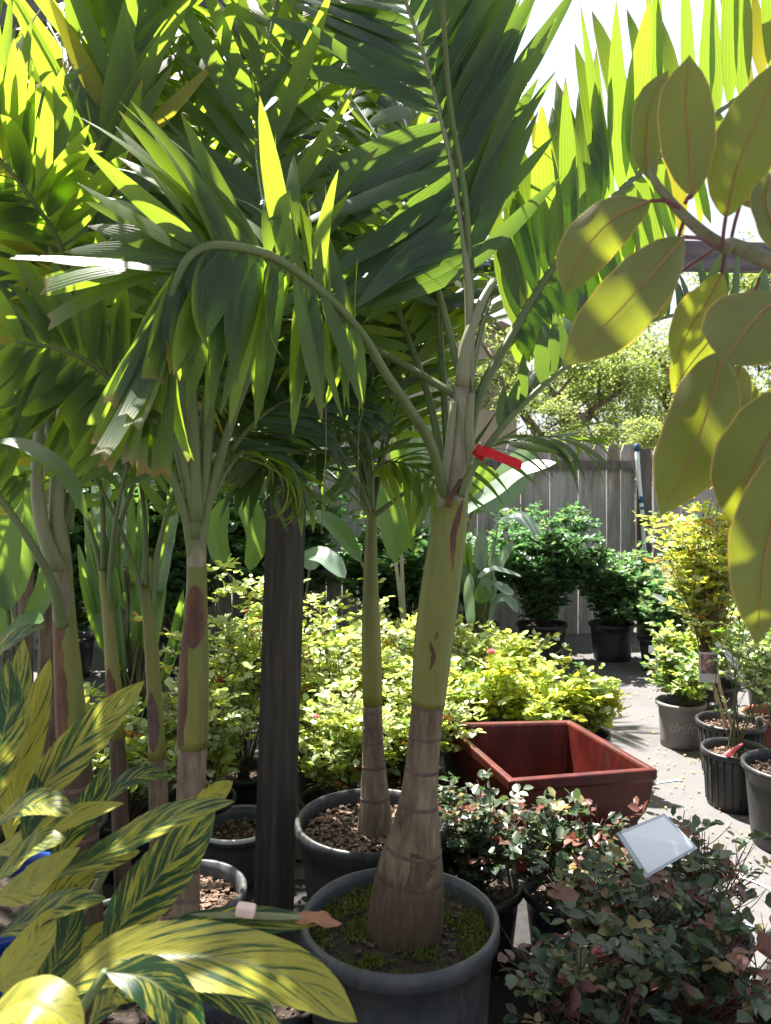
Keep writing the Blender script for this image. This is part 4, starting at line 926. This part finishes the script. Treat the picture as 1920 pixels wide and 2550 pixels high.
root = thing('paddle_leaf_plant', (P(330, 1700, 3.5).x, 3.5, 0), 'clump of tall upright sword-like stalks between the thin palms on the left', 'plant', 'paddle-leaved plants near the fence')
pot(root, (root.location.x, 3.5, 0), .2, .32, 'blackpot', chips=0); B = (root.location.x, 3.5, .28); sp = []
for k in range(34):
    x = R.uniform(190, 480); v = R.uniform(1180, 1480); sp.append(([(lerp(335, x, .55), v+230, 3.5), (lerp(335, x, .8), v+120, 3.45), (x, v, 3.4+R.uniform(-.1, .2))], .04, (R.uniform(-.6, .6), -1, .1), R.choice(['banana_gy', 'banana', 'banana'])))
paddles(root, B, sp, sr=.006)
root = thing('paddle_leaf_plant', (P(760, 1500, 4.4).x, 4.4, 0), 'dark paddle-leaved plant between the wooden post and the slim palm, one leaf tip shining white', 'plant', 'paddle-leaved plants near the fence')
pot(root, (root.location.x, 4.4, 0), .2, .32, 'blackpot', chips=0); B = (root.location.x, 4.4, .28)
paddles(root, B, [([(690, 1330, 4.2), (700, 1300, 4.2), (740, 1290, 4.2), (775, 1290, 4.2)], .15, (0, -.6, 1), 'banana'), ([(770, 1420, 4.1), (780, 1385, 4.1), (815, 1395, 4.05), (860, 1440, 4.0)], .14, (0, -.5, 1), 'banana_gy'),
    ([(560, 1420, 4.3), (540, 1330, 4.3), (560, 1240, 4.3)], .12, (.2, -1, .2)), ([(620, 1420, 4.4), (640, 1330, 4.4), (600, 1210, 4.4), (600, 1130, 4.4)], .13, (.2, -1, .2))])

# ---------------- shrubs against the fence ----------------
far = [('far_dk', 3, 0), ('far_lt', 2.4, .7)]  # paler leaves weighted to the tops paint in the sunlit tips
G1 = 'shrubs in black pots in front of the fence'
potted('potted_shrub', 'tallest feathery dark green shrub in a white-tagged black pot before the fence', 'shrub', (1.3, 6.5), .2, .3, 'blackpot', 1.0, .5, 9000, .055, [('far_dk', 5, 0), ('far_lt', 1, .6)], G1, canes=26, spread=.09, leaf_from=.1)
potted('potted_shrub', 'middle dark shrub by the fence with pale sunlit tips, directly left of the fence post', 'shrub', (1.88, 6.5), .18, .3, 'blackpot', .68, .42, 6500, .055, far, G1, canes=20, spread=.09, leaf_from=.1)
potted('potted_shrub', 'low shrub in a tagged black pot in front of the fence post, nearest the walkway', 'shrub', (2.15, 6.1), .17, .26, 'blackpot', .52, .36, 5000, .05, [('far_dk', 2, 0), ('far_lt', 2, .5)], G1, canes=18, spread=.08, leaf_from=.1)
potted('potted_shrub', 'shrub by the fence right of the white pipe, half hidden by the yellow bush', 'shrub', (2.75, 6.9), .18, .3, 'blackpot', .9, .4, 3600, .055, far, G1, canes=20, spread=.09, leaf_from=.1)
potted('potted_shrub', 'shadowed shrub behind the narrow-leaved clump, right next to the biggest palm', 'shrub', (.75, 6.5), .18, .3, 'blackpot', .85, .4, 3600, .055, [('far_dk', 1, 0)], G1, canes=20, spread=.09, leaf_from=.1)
for k, (x, y, h, lb) in enumerate(((-3.3, 5.7, 1.7, 'tall dark leafy shrub added to darken the fence at the far left'), (-2.4, 5.9, 1.5, 'dark leafy shrub added to darken the fence behind the leftmost palms'), (-1.6, 6.1, 1.5, 'dark leafy shrub added to darken the fence behind the two thin palms'), (-.85, 6.3, 1.25, 'dark leafy shrub added to darken the fence left of the wooden post'), (.1, 6.4, .8, 'dark leafy shrub added to darken the fence behind the slim palm'))):
    potted('potted_shrub', lb, 'shrub', (x, y), .2, .3, 'blackpot', h, .5, 4200, .1, [('far_dk', 1, 0), ('hedge_c', .4, 0)], G1, canes=24, spread=.14, leaf_from=.08)  # dark shrubs added in front of the fence, standing in for its shade
for nm, (u, v, d, wd, ht) in (('a', (1385, 1585, 6.33, .055, .06)), ('b', (1624, 1616, 5.92, .055, .055))):
    p = P(u, v, d); mb = MB(); mb.box((p.x-wd/2, p.y-.002, p.z-ht/2), (p.x+wd/2, p.y, p.z+ht/2)); o = mb.build('plant_tag', M['white'], None, False)
    tag(o, 'small white tag on the black pot of the tallest feathery shrub' if nm == 'a' else 'small white tag on the pot of the low shrub nearest the walkway', 'tag')

# ---------------- the sunlit hedge of potted shrubs ----------------
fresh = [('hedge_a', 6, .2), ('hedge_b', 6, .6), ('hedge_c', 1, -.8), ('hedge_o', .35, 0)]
G2 = 'sunlit young shrubs massed behind the palms'
HD = [('tall sunlit shrub with orange new leaves immediately left of the wooden post', (-.62, 3.45), .98, .26, 1.), ('sunlit shrub seen between the red-sheathed palm and the wooden post, low in front', (-.75, 3.15), .6, .24, .9),
      ('pale-leaved sunlit shrub immediately right of the wooden post', (-.28, 3.6), .78, .27, .9), ('sunlit shrub with small pink blooms between the wooden post and the slim palm', (-.2, 3.15), .5, .22, .9),
      ('pale-topped sunlit shrub directly behind the slim palm', (.02, 3.75), .82, .26, .9), ('fresh green shrub between the slim palm and the biggest palm', (.12, 3.35), .55, .22, .9),
      ('bright yellow-green shrub behind the back left corner of the red planter', (.42, 3.9), .52, .3, 1.1), ('bright yellow-green shrub behind the back edge of the red planter', (.72, 3.85), .44, .28, 1.1),
      ('bright yellow-green shrub at the walkway end of the hedge, behind the planter', (.98, 3.95), .4, .24, 1.1), ('sunlit low shrub in the back row of the hedge, beside the dark ground', (.75, 4.7), .48, .32, 1.1),
      ('white-lit shrub seen low between the two thin palms on the left', (-1.0, 3.0), .5, .26, .9), ('sunlit shrub at the left end of the hedge behind the leftmost palm', (-1.35, 3.2), .5, .28, .9),
      ('sunlit shrub in the back row left of the biggest palm', (.3, 4.5), .6, .3, 1.0), ('sunlit shrub in the back row just behind the slim palm foliage', (-.2, 4.2), .7, .3, .95)]
for k, (lab, c, h, r_, sc_) in enumerate(HD):
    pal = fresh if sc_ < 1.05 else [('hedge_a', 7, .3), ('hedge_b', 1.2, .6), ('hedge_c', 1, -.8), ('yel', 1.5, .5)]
    fl = [('petal_p', 3, .017)] if 'pink blooms' in lab else ([('petal_p', 2, .02)] if k in (0, 6, 10) else [])
    potted('potted_shrub', lab, 'shrub', c, .14, .22, 'blackpot', h-.05, r_, int(2100 if sc_ < 1.05 else 2300), .042*sc_, pal, G2, canes=32, spread=.07, leaf_from=.1 if sc_ > 1 else .34, flowers=fl, chips=20, cmat='cane', cr=.0032, rb=.12)

# ---------------- right-hand pots by the walkway ----------------
G3 = 'nursery pots along the right of the walkway'
root = potted('potted_rose', 'small rose with pink-white blooms in the grey pot with faint script by the walkway', 'rose', (1.66, 4.4), .125, .25, 'greypot', .34, .22, 1900, .04, [('hedge_c', 3, -.2), ('hedge_b', 2, .4), ('hedge_a', 1, 0)], G3, rb=.11, canes=14, spread=.05, flowers=[('petal_w', 7, .03), ('petal_p', 3, .025)])
# the script on the grey pot
cu = bpy.data.curves.new('lettering', 'FONT'); cu.body = 'drift'; cu.size = .082; cu.extrude = .0006; cu.shear = .35; cu.align_x = 'CENTER'
to = bpy.data.objects.new('t', cu); col.objects.link(to); dg = bpy.context.evaluated_depsgraph_get(); me = bpy.data.meshes.new_from_object(to.evaluated_get(dg)); bpy.data.objects.remove(to)
for v in me.vertices:
    z = v.co.y+.10; rr_ = lerp(.11, .124, z/.25)+.0012+v.co.z; a = v.co.x/.12-.35
    v.co = Vector((1.66+math.sin(a)*rr_, 4.4-math.cos(a)*rr_, z))
m2 = solid('faint_print', [(.3, (.26, .24, .25)), (.7, (.34, .32, .33))], 9, .5, None, 0); me.materials.clear(); me.materials.append(m2)
link('lettering', me, root)

root = thing('potted_rose_tree', (1.74, 3.95, 0), 'standard rose tree with yellow-green crown and bamboo stake in a ribbed black pot', 'rose tree', G3)
pot(root, (1.74, 3.95, 0), .155, .28, 'blackpot', rb=.13, ribs=26, chips=260)
MB().tube(spline([Vector((1.735, 3.95, .2)), P(1775, 1700, 3.95), P(1768, 1610, 3.95), P(1765, 1560, 3.95)], 10), .0105, 8).build('stem', M['stake'], root)
MB().tube(spline([Vector((1.76, 3.94, .2)), P(1790, 1700, 3.93), P(1782, 1590, 3.93)], 8), .008, 8).build('stake', M['stake'], root)
MB().tube([P(1779, 1752, 3.94), P(1779, 1762, 3.94)], .022, 10).build('tie', M['blackpot'], root)
shrub(root, P(1762, 1625, 3.95), 0.84, .3, 6000, .036, [('yel', 3, .8), ('hedge_a', 3, .2), ('hedge_b', 3, .1), ('rose_yl', 1.5, -.6), ('hedge_o', .2, .3)], canes=34, spread=.08, leaf_from=.06, flowers=[('petal_w', 4, .03)])
mb = MB(); mt = Matrix.Translation(P(1764, 1662, 3.8)) @ Matrix.Rotation(.04, 4, 'Y') @ Matrix.Rotation(-.1, 4, 'X'); mb.box((-.047, -.0015, -.072), (.047, .0015, .072), mt)
root = thing('picture_tag', tuple(P(1764, 1662, 3.8)), 'hanging plant tag with a pinkish rose photograph, on the standard rose tree', 'tag')
mb.build('card', solid('tag_card', [(.3, (.45, .43, .4)), (.7, (.52, .5, .47))], 3, .5, None, 0), root, False)
mb = MB(); mb.box((-.036, -.003, -.03), (.043, -.0018, .062), mt)
mb.build('photograph', solid('rose_photo_print', [(.36, (.03, .035, .03)), (.46, (.1, .1, .08)), (.54, (.3, .12, .14)), (.66, (.5, .3, .32))], 38, .4, None, 0, detail=3), root, False)
# white label strip hanging in that crown
bl, _ = blade([(1782, 1600, 3.85), (1805, 1622, 3.84), (1838, 1662, 3.83), (1850, 1690, 3.83)], .035, (-.3, -1, .4), 'x'); o = bl.build('paper_label', M['white']); tag(o, 'narrow white paper label dangling right of the picture tag on the rose tree', 'label')
mb, _ = blade([(1626, 1480, 4.6), (1650, 1493, 4.6), (1672, 1506, 4.6)], .035, (0, -1, .7), 'x'); o = mb.build('paper_label', M['white']); tag(o, 'white paper label sticking out left of the yellow rose tree crown', 'label')

root = potted('potted_rose', 'thin sparsely leafed canes in the ribbed black pot in front of the staked rose tree', 'rose', (1.61, 3.6), .14, .26, 'blackpot', .75, .2, 420, .03, [('hedge_b', 1, 0), ('hedge_c', 1, 0)], G3, rb=.125, ribs=24, canes=9, leaf_from=.6, chips=260, cmat='canegreen', cr=.004)
mb = MB(); mb.tube(spline([P(1800, 1895, 3.52), P(1820, 1872, 3.48), P(1850, 1852, 3.46)], 8), [.006, .012, .013, .012, .01, .008, .006, .004], 8); o = mb.build('paper_label', M['petal_p']); tag(o, 'crumpled pink and white label lying on the rim of the ribbed pot', 'label')
potted('potted_rose', 'rose canes in the widest black pot at the right edge of the photo', 'rose', (1.66, 3.2), .18, .33, 'blackpot', .6, .2, 120, .03, [('hedge_b', 1, 0), ('hedge_c', 1, 0)], G3, rb=.15, canes=6, leaf_from=.7, chips=200, cmat='canegreen')
potted('potted_rose', 'rose with white blooms in the terracotta pot at the right edge', 'rose', (2.06, 4.12), .165, .26, 'terra', .5, .3, 2200, .035, [('hedge_c', 2, 0), ('hedge_b', 2, .3)], G3, rb=.13, canes=12, flowers=[('petal_w', 6, .032)])
potted('potted_rose', 'white-flowered rose behind the staked rose tree, right of the grey pot', 'rose', (1.98, 4.75), .15, .26, 'blackpot', .5, .34, 3400, .036, [('hedge_c', 2, 0), ('hedge_a', 2, .3), ('hedge_b', 1, 0)], G3, canes=16, flowers=[('petal_w', 9, .032)])
potted('potted_rose', 'light green rose with white blooms behind the terracotta pot', 'rose', (2.42, 4.9), .15, .26, 'blackpot', .6, .38, 3600, .036, [('hedge_c', 2, 0), ('hedge_a', 2, .3), ('hedge_b', 1, 0)], G3, canes=16, flowers=[('petal_w', 8, .032)])
root = thing('bottle', (P(1745, 1790, 4.7).x, 4.7, 0), 'small pale bottle-shaped container standing on the walkway behind the picture tag', 'container')
MB().lathe([(0, 0), (.05, 0), (.052, .1), (.03, .15), (.02, .19), (0, .19)], (root.location.x, 4.7, 0), 18).build('body', M['white'], root); MB().lathe([(.022, .185), (.024, .22), (0, .222)], (root.location.x, 4.7, 0), 14).build('cap', M['blackpot'], root)

# white plastic sign on a stake among the roses
q = [P(1536, 2074, 2.0), P(1654, 2025, 2.1), P(1738, 2112, 2.06), P(1608, 2187, 1.96)]
ce = sum(q, Vector())/4; nn = (q[1]-q[0]).cross(q[3]-q[0]).normalized()
if nn.y > 0: nn = -nn
root = thing('price_sign', (ce.x, ce.y, 0), 'square white sign in a clear frame, tilted on its stake among the dark roses', 'sign')
def slab(pts, t0_, t1_, name, mat):
    mb = MB(); mb.v = [p+nn*t0_ for p in pts]+[p+nn*t1_ for p in pts]
    for f in ((3, 2, 1, 0), (4, 5, 6, 7), (0, 1, 5, 4), (1, 2, 6, 5), (2, 3, 7, 6), (3, 0, 4, 7)): mb.face(f)
    return mb.build(name, M[mat], root, False)
slab([ce+(p-ce)*1.0 for p in q], -.004, 0, 'frame', 'clear'); slab([ce+(p-ce)*.88 for p in q], .0005, .0025, 'card', 'white')
def onq(a, b): return q[0]+(q[1]-q[0])*a+(q[3]-q[0])*b
for (a, b, da, db) in ((.12, .80, .10, .08), (.1, .9, .2, .03), (.26, .74, .05, .1), (.2, .84, .06, .05), (.02, .0, .03, .04)):
    slab([onq(a, b), onq(a+da, b), onq(a+da, b+db), onq(a, b+db)], .003, .0036, 'printed_mark', 'teal')
MB().tube([ce-nn*.004+Vector((0, .003, -.02)), Vector((ce.x-.02, ce.y+.03, .25))], .004, 6).build('stake', M['blackpot'], root)

# ---------------- dark roses in the foreground ----------------
dk = [('rose_dk', 6, -.5), ('rose_gy', 4, .1), ('rose_rd', 1.2, .8), ('rose_yl', .8, .7)]
G4 = 'dark-leaved roses in black pots in the foreground'
RS = [('dark rose bush next to the foot of the biggest palm, below the planter', (.27, 2.45), .47, .2, 1500, .036, 60), ('dark rose bush right below the front edge of the red planter', (.58, 2.42), .42, .2, 1400, .036, 60),
      ('dark rose bush under the white sign, with tan-tipped new leaves', (.60, 2.05), .46, .2, 850, .038, 200), ('dark rose bush in the wide pot at the bottom right corner', (.74, 1.83), .52, .2, 700, .038, 290),
      ('dark rose bush at the bottom edge, nearest the camera', (.44, 1.68), .5, .16, 620, .038, 290), ('dark rose bush with bare twiggy tips nearest the sunlit walkway', (.86, 2.2), .5, .2, 520, .038, 100)]
for k, (lab, c, h, r_, nl, ls, ind) in enumerate(RS):
    potted('rose_bush', lab, 'rose bush', c, .15 if k != 3 else .18, .24, 'blackpot', h-.15, r_, nl, ls, dk, G4, canes=38, spread=.06, leaf_from=.3, cmat='canedk', individual=ind, chips=60, flowers=[('petal_p', 1, .014)] if k in (2, 4) else [], cr=.003)

# ---------------- small things around the pots ----------------
root = thing('nursery_pot', (P(440, 2200, 2.0).x, 2.0, 0), 'black pot with a worn grey rim and bark mulch, left of the wooden post', 'pot')
pot(root, (P(455, 2190, 2.06).x, 2.06, 0), .155, .42, 'darkpot', rb=.13, chips=800)
root = thing('nursery_pot', (P(590, 2080, 3.0).x, 3.0, 0), 'low pot with a pale rim behind the wooden post, full of brown mulch', 'pot')
pot(root, (P(592, 2070, 2.95).x, 2.95, 0), .14, .2, 'darkpot', rb=.12, chips=240); MB().lathe([(.152, .188), (.156, .19), (.156, .204), (.15, .205)], (P(592, 2070, 2.95).x, 2.95, 0), 36).build('rim', M['trim'], root)  # white lip ring also paints in the light falling on the rim
mb = MB(); mb.box((-.95, 3.05, .012), (.02, 3.09, .10)); o = mb.build('plank', M['plankwood'], None, False); tag(o, 'pale timber plank lying on edge on the ground behind the wooden post', 'plank')
p = P(612, 2268, 2.2); mb = MB(); mb.box((-.028, -.03, -.016), (.028, .03, .016), Matrix.Translation((p.x, 2.2, p.z)) @ Matrix.Rotation(.2, 4, 'Y'))
root = thing('planter_pot', (P(20, 2250, 1.85).x, 1.85, 0), 'glossy cobalt blue glazed pot behind the striped leaves at the left edge', 'pot')
pot(root, (P(-10, 2240, 1.85).x, 1.85, 0), .2, .52, 'bluepot', rb=.14, chips=0)
root = thing('planter_pot', (P(240, 1990, 3.3).x, 3.3, 0), 'small blue glazed pot on the sunlit ground between the left palms', 'pot')
pot(root, (P(250, 1990, 3.3).x, 3.3, 0), .13, .2, 'bluepot', rb=.1, chips=0)
root = thing('nursery_pot', (P(690, 2520, 1.95).x, 1.95, 0), 'low dark pot left of the biggest palm pot, half under a striped leaf', 'pot')
pot(root, (P(690, 2450, 1.95).x, 1.98, 0), .13, .22, 'blackpot', chips=100)
mb = MB(); c0 = P(690, 2450, 1.95)
for k in range(7):
    a = math.radians(lerp(-40, 5, k/6))
    for z in (.05, .15): mb.v.append(Vector((c0.x+math.sin(a)*(.122+z*.03), 1.98-math.cos(a)*(.122+z*.03), z)))
for k in range(6): mb.face((2*k, 2*k+2, 2*k+3, 2*k+1))
mb.build('pot_sticker', M['white'], root)

# ---------------- rubber plant reaching in from the right ----------------
root = thing('rubber_plant', (1.02, .98, 0), 'rubber plant branch with big olive leaves and red stalks reaching in at the right', 'rubber plant')
pot(root, (1.02, .98, 0), .2, .36, 'darkpot', chips=60)
S = lambda a: [(u*1.1525, v*1.1525, d) for u, v, d in a]
MB().tube(spline([Vector((1.02, .98, .3)), Vector((1.04, .97, 1.0)), Vector((.86, .95, 1.55)), P(1920, 655, .93), P(1800, 612, .92), P(1715, 548, .91), P(1640, 465, .9), P(1618, 420, .9)], 40), [lerp(.017, .0035, (i/39)**.75) for i in range(40)], 12).build('branch', M['ficus_stem'], root)
FL = [  # petiole start, midrib (img px /1.1525), width m, face
    ([(1480, 440), (1497, 425), (1490, 330), (1482, 220), (1490, 118)], (.88, .88, .87, .86, .85), .062, (-.15, -1, -.1), .2, .35),
    ([(1440, 420), (1410, 395), (1396, 330), (1405, 230), (1445, 150)], (.92, .92, .93, .93, .94), .04, (.2, -1, 0), .1, .2),
    ([(1560, 540), (1568, 470), (1590, 370), (1630, 270), (1690, 120)], (.9, .9, .88, .87, .86), .072, (-.2, -1, .1), .15, .1),
    ([(1470, 450), (1405, 434), (1330, 470), (1260, 545), (1218, 640)], (.9, .9, .88, .87, .86), .06, (.25, -1, .35), .15, .1),
    ([(1550, 535), (1478, 512), (1410, 590), (1320, 690), (1212, 792)], (.9, .86, .83, .81, .8), .068, (.3, -1, .3), .15, .1),
    ([(1580, 700), (1560, 760), (1540, 850), (1495, 980), (1425, 1118)], (.86, .84, .82, .8, .8), .078, (.1, -1, .1), .12, .05),
    ([(1760, 640), (1690, 640), (1640, 680), (1600, 730), (1562, 788)], (.8, .78, .77, .76, .75), .085, (.1, -.8, .6), .1, 0),
    ([(1760, 780), (1720, 840), (1670, 930), (1620, 1030), (1578, 1142)], (.8, .78, .77, .76, .76), .085, (.1, -1, .1), .12, 0),
    ([(1760, 880), (1720, 960), (1680, 1080), (1650, 1220), (1634, 1398)], (.74, .72, .71, .7, .7), .075, (.1, -1, .1), .12, 0),
    ([(1568, 540), (1560, 590), (1530, 650), (1490, 710), (1455, 790)], (.95, .96, .97, .98, 1.0), .06, (.3, -1, .1), .15, 0),
    ([(1575, 540), (1600, 440), (1650, 425), (1700, 420), (1760, 430)], (.95, .95, .96, .97, .98), .045, (0, -1, .3), .1, 0),
    ([(1480, 470), (1455, 560), (1442, 600), (1432, 650), (1420, 700)], (.93, .94, .95, .96, .97), .024, (.8, -1, 0), .5, 0),
    ([(1540, 540), (1400, 650), (1370, 680), (1345, 720), (1320, 765)], (1.0, 1.0, 1.0, 1.0, 1.0), .04, (.8, -1, 0), .4, 0),
    ([(1640, 600), (1600, 790), (1590, 830), (1570, 880), (1542, 930)], (.95, .95, .95, .95, .95), .055, (.2, -1, 0), .1, 0),
    ([(1700, 560), (1690, 540), (1670, 490), (1655, 440), (1665, 370)], (.85, .85, .84, .84, .84), .05, (.6, -1, 0), .1, 0),
    ([(1490, 430), (1512, 330), (1518, 320), (1528, 305), (1536, 292)], (.93, .93, .93, .93, .93), .02, (.2, -1, .2), .1, 0),
    ([(1720, 620), (1740, 800), (1700, 860), (1640, 900), (1600, 800)], (.98, .98, .98, .98, .98), .05, (0, -1, 0), .1, 0),
    ([(1600, 640), (1560, 700), (1530, 740), (1490, 790), (1450, 850)], (1.02, 1.02, 1.02, 1.02, 1.03), .05, (.3, -1, .2), .1, 0)]
for k, (px, dp, wd, face, fold, cv) in enumerate(FL):
    c = S([(a, b, d) for (a, b), d in zip(px, dp)]); pp = [P(*x) for x in c]
    MB().tube(spline([pp[0], pp[0].lerp(pp[1], .5)+Vector((0, 0, .004)), pp[1]], 8), .0023, 8).build('petiole', M['ficus_red'], root)
    mb, pts = blade(c[1:], wd, face, 'ficus', fold=fold, nseg=26, nc=5, curl=cv*.2+R.uniform(.02, .12), wavy=.03, seed=k); lf = mb.build('leaf', M['ficus'], root)
    fv = Vector(face).normalized(); rb_ = MB().tube([x+fv*.0008 for x in pts[:-2]], [lerp(.0014, .0004, i/len(pts)) for i in range(len(pts)-2)], 6).build('midrib', M['ficus_rib'], lf); rb_.location = (0, 0, 0)

# ---------------- variegated ginger, bottom left ----------------
root = thing('shell_ginger', (-.56, .92, 0), 'shell ginger with long yellow and green striped leaves filling the bottom left corner', 'ginger plant')
pot(root, (-.56, .92, 0), .21, .36, 'darkpot', chips=60)
GL = [([(127, 2190), (290, 2110), (430, 2040), (585, 1996)], (1.0, .97, .95, .93), .058, (.15, -.55, 1)), ([(250, 2380), (340, 2250), (440, 2130), (536, 2020)], (.98, 1.0, 1.02, 1.05), .085, (.5, -1, .5)),
      ([(92, 2507), (300, 2390), (560, 2390), (760, 2450), (890, 2545)], (.86, .84, .83, .83, .84), .068, (.05, -.85, 1)), ([(200, 2480), (400, 2350), (600, 2300), (815, 2296)], (.93, .92, .91, .9), .05, (.2, -.8, .9)),
      ([(30, 2060), (130, 1930), (250, 1800), (360, 1695)], (1.02, 1.03, 1.05, 1.07), .062, (.5, -1, .4)), ([(0, 2330), (80, 2290), (170, 2250), (265, 2238)], (.9, .9, .89, .89), .045, (.1, -.6, 1)),
      ([(265, 2420), (370, 2440), (450, 2520), (500, 2620)], (.8, .79, .78, .78), .055, (.2, -.9, .8)), ([(-60, 2560), (60, 2500), (140, 2520), (210, 2580)], (.72, .72, .72, .72), .06, (0, -.3, 1)),
      ([(250, 2010), (310, 1950), (370, 1930), (430, 1935)], (1.15, 1.16, 1.17, 1.18), .04, (.1, -.5, 1)), ([(-20, 2060), (60, 2010), (120, 2005), (180, 2030)], (.95, .94, .93, .92), .05, (0, -.5, 1)),
      ([(-20, 2200), (50, 2140), (100, 2100), (165, 2090)], (.92, .91, .9, .9), .045, (.1, -.6, 1)), ([(470, 2040), (510, 2000), (545, 1970), (580, 1946)], (1.3, 1.3, 1.3, 1.3), .045, (.4, -1, .4)),
      ([(20, 2100), (40, 1950), (80, 1800), (125, 1640)], (1.1, 1.12, 1.14, 1.16), .06, (.4, -1, .2)), ([(-30, 2040), (0, 1900), (40, 1750), (60, 1590)], (1.1, 1.1, 1.12, 1.14), .06, (.3, -1, .2)),
      ([(60, 2100), (90, 2000), (150, 1880), (210, 1800)], (1.0, 1.02, 1.04, 1.06), .045, (.5, -1, .3)), ([(-30, 1960), (0, 1860), (20, 1760), (20, 1640)], (1.05, 1.05, 1.06, 1.07), .06, (.2, -1, .2)),
      ([(120, 2180), (180, 2060), (230, 1990), (270, 1900)], (1.05, 1.06, 1.08, 1.1), .05, (.6, -1, .3)), ([(30, 2480), (90, 2330), (160, 2230), (240, 2160)], (.95, .97, 1.0, 1.02), .06, (.6, -1, .3)),
      ([(60, 2540), (130, 2420), (170, 2320), (190, 2200)], (.93, .95, .97, 1.0), .05, (.5, -1, .2)), ([(-20, 2460), (30, 2420), (100, 2330), (130, 2260)], (.88, .88, .88, .88), .05, (.2, -1, .4)),
      ([(150, 2540), (230, 2420), (300, 2310), (380, 2220)], (1.05, 1.06, 1.08, 1.1), .06, (.5, -1, .4)), ([(220, 2560), (280, 2480), (330, 2460), (390, 2480)], (.86, .85, .84, .84), .04, (.2, -.8, .8)),
      ([(-20, 2240), (60, 2215), (110, 2180), (200, 2110)], (.97, .97, .97, .97), .055, (.2, -.8, 1)), ([(-40, 1680), (0, 1620), (60, 1580), (115, 1560)], (1.2, 1.2, 1.2, 1.2), .05, (.1, -.5, 1)),
      ([(300, 2100), (400, 2060), (460, 2020), (500, 1990)], (1.12, 1.12, 1.12, 1.12), .045, (.2, -.5, 1)), ([(-20, 2120), (60, 2100), (180, 2040), (310, 2000)], (1.0, 1.0, 1.0, 1.0), .05, (.1, -.5, 1)),
      ([(470, 2470), (560, 2480), (640, 2520), (700, 2600)], (1.0, 1.0, 1.0, 1.0), .05, (.1, -.5, 1)),
      ([(80, 2300), (160, 2200), (260, 2140), (350, 2120)], (1.02, 1.03, 1.04, 1.06), .05, (.3, -.8, .7)), ([(100, 2460), (180, 2380), (280, 2330), (400, 2300)], (.98, .99, 1.0, 1.0), .05, (.3, -.8, .7))]
for k, (px, dp, wd, face) in enumerate(GL):
    c = [(a, b, d) for (a, b), d in zip(px, dp)]
    mb, pts = blade(c, wd*(1 if k in (2,) else .86), face, 'lance', fold=.32, nseg=26, nc=5, wavy=.022, seed=k*1.7, curl=.04); lf = mb.build('leaf', M['ginger'], root)
for k in range(9):
    c = GL[k*3 % len(GL)]; e = P(*c[0][0], c[1][0]); b = Vector((-.56+R.gauss(0, .05), .92+R.gauss(0, .05), .3))
    MB().tube(spline([b, b.lerp(e, .6)+Vector((-.02, 0, .05)), e], 10), [lerp(.009, .005, i/9) for i in range(10)], 8).build('stem', M['rachis'], root)
# curled pale and brown dry tip of one striped leaf
mb, _ = blade([(735, 2292, .902), (775, 2282, .898), (815, 2292, .896), (850, 2302, .9)], .017, (.1, -.6, .9), 'x', fold=.5, wavy=.25, nseg=22, curl=.3); mb.build('dry_tip', M['deadleaf'], root)
mb, _ = blade([(470, 2276, .916), (580, 2270, .908), (690, 2274, .903), (790, 2284, .9)], .010, (.1, -.3, 1), 'lance', fold=-.6, wavy=.05, nseg=22, curl=.3); mb.build('curled_margin', M['rachis_pale'], root)
o = MB(); o.box((-.011, -.008, -.006), (.011, .008, .006), Matrix.Translation(P(612, 2266, .9)) @ Matrix.Rotation(.15, 4, 'Y')); o = o.build('pink_chip', M['pinkchip'], None, False); tag(o, 'small pale pink chip caught on the rolled edge of a striped leaf', 'wood chip')
bv = o.modifiers.new('bevel', 'BEVEL'); bv.width = .003; bv.segments = 2
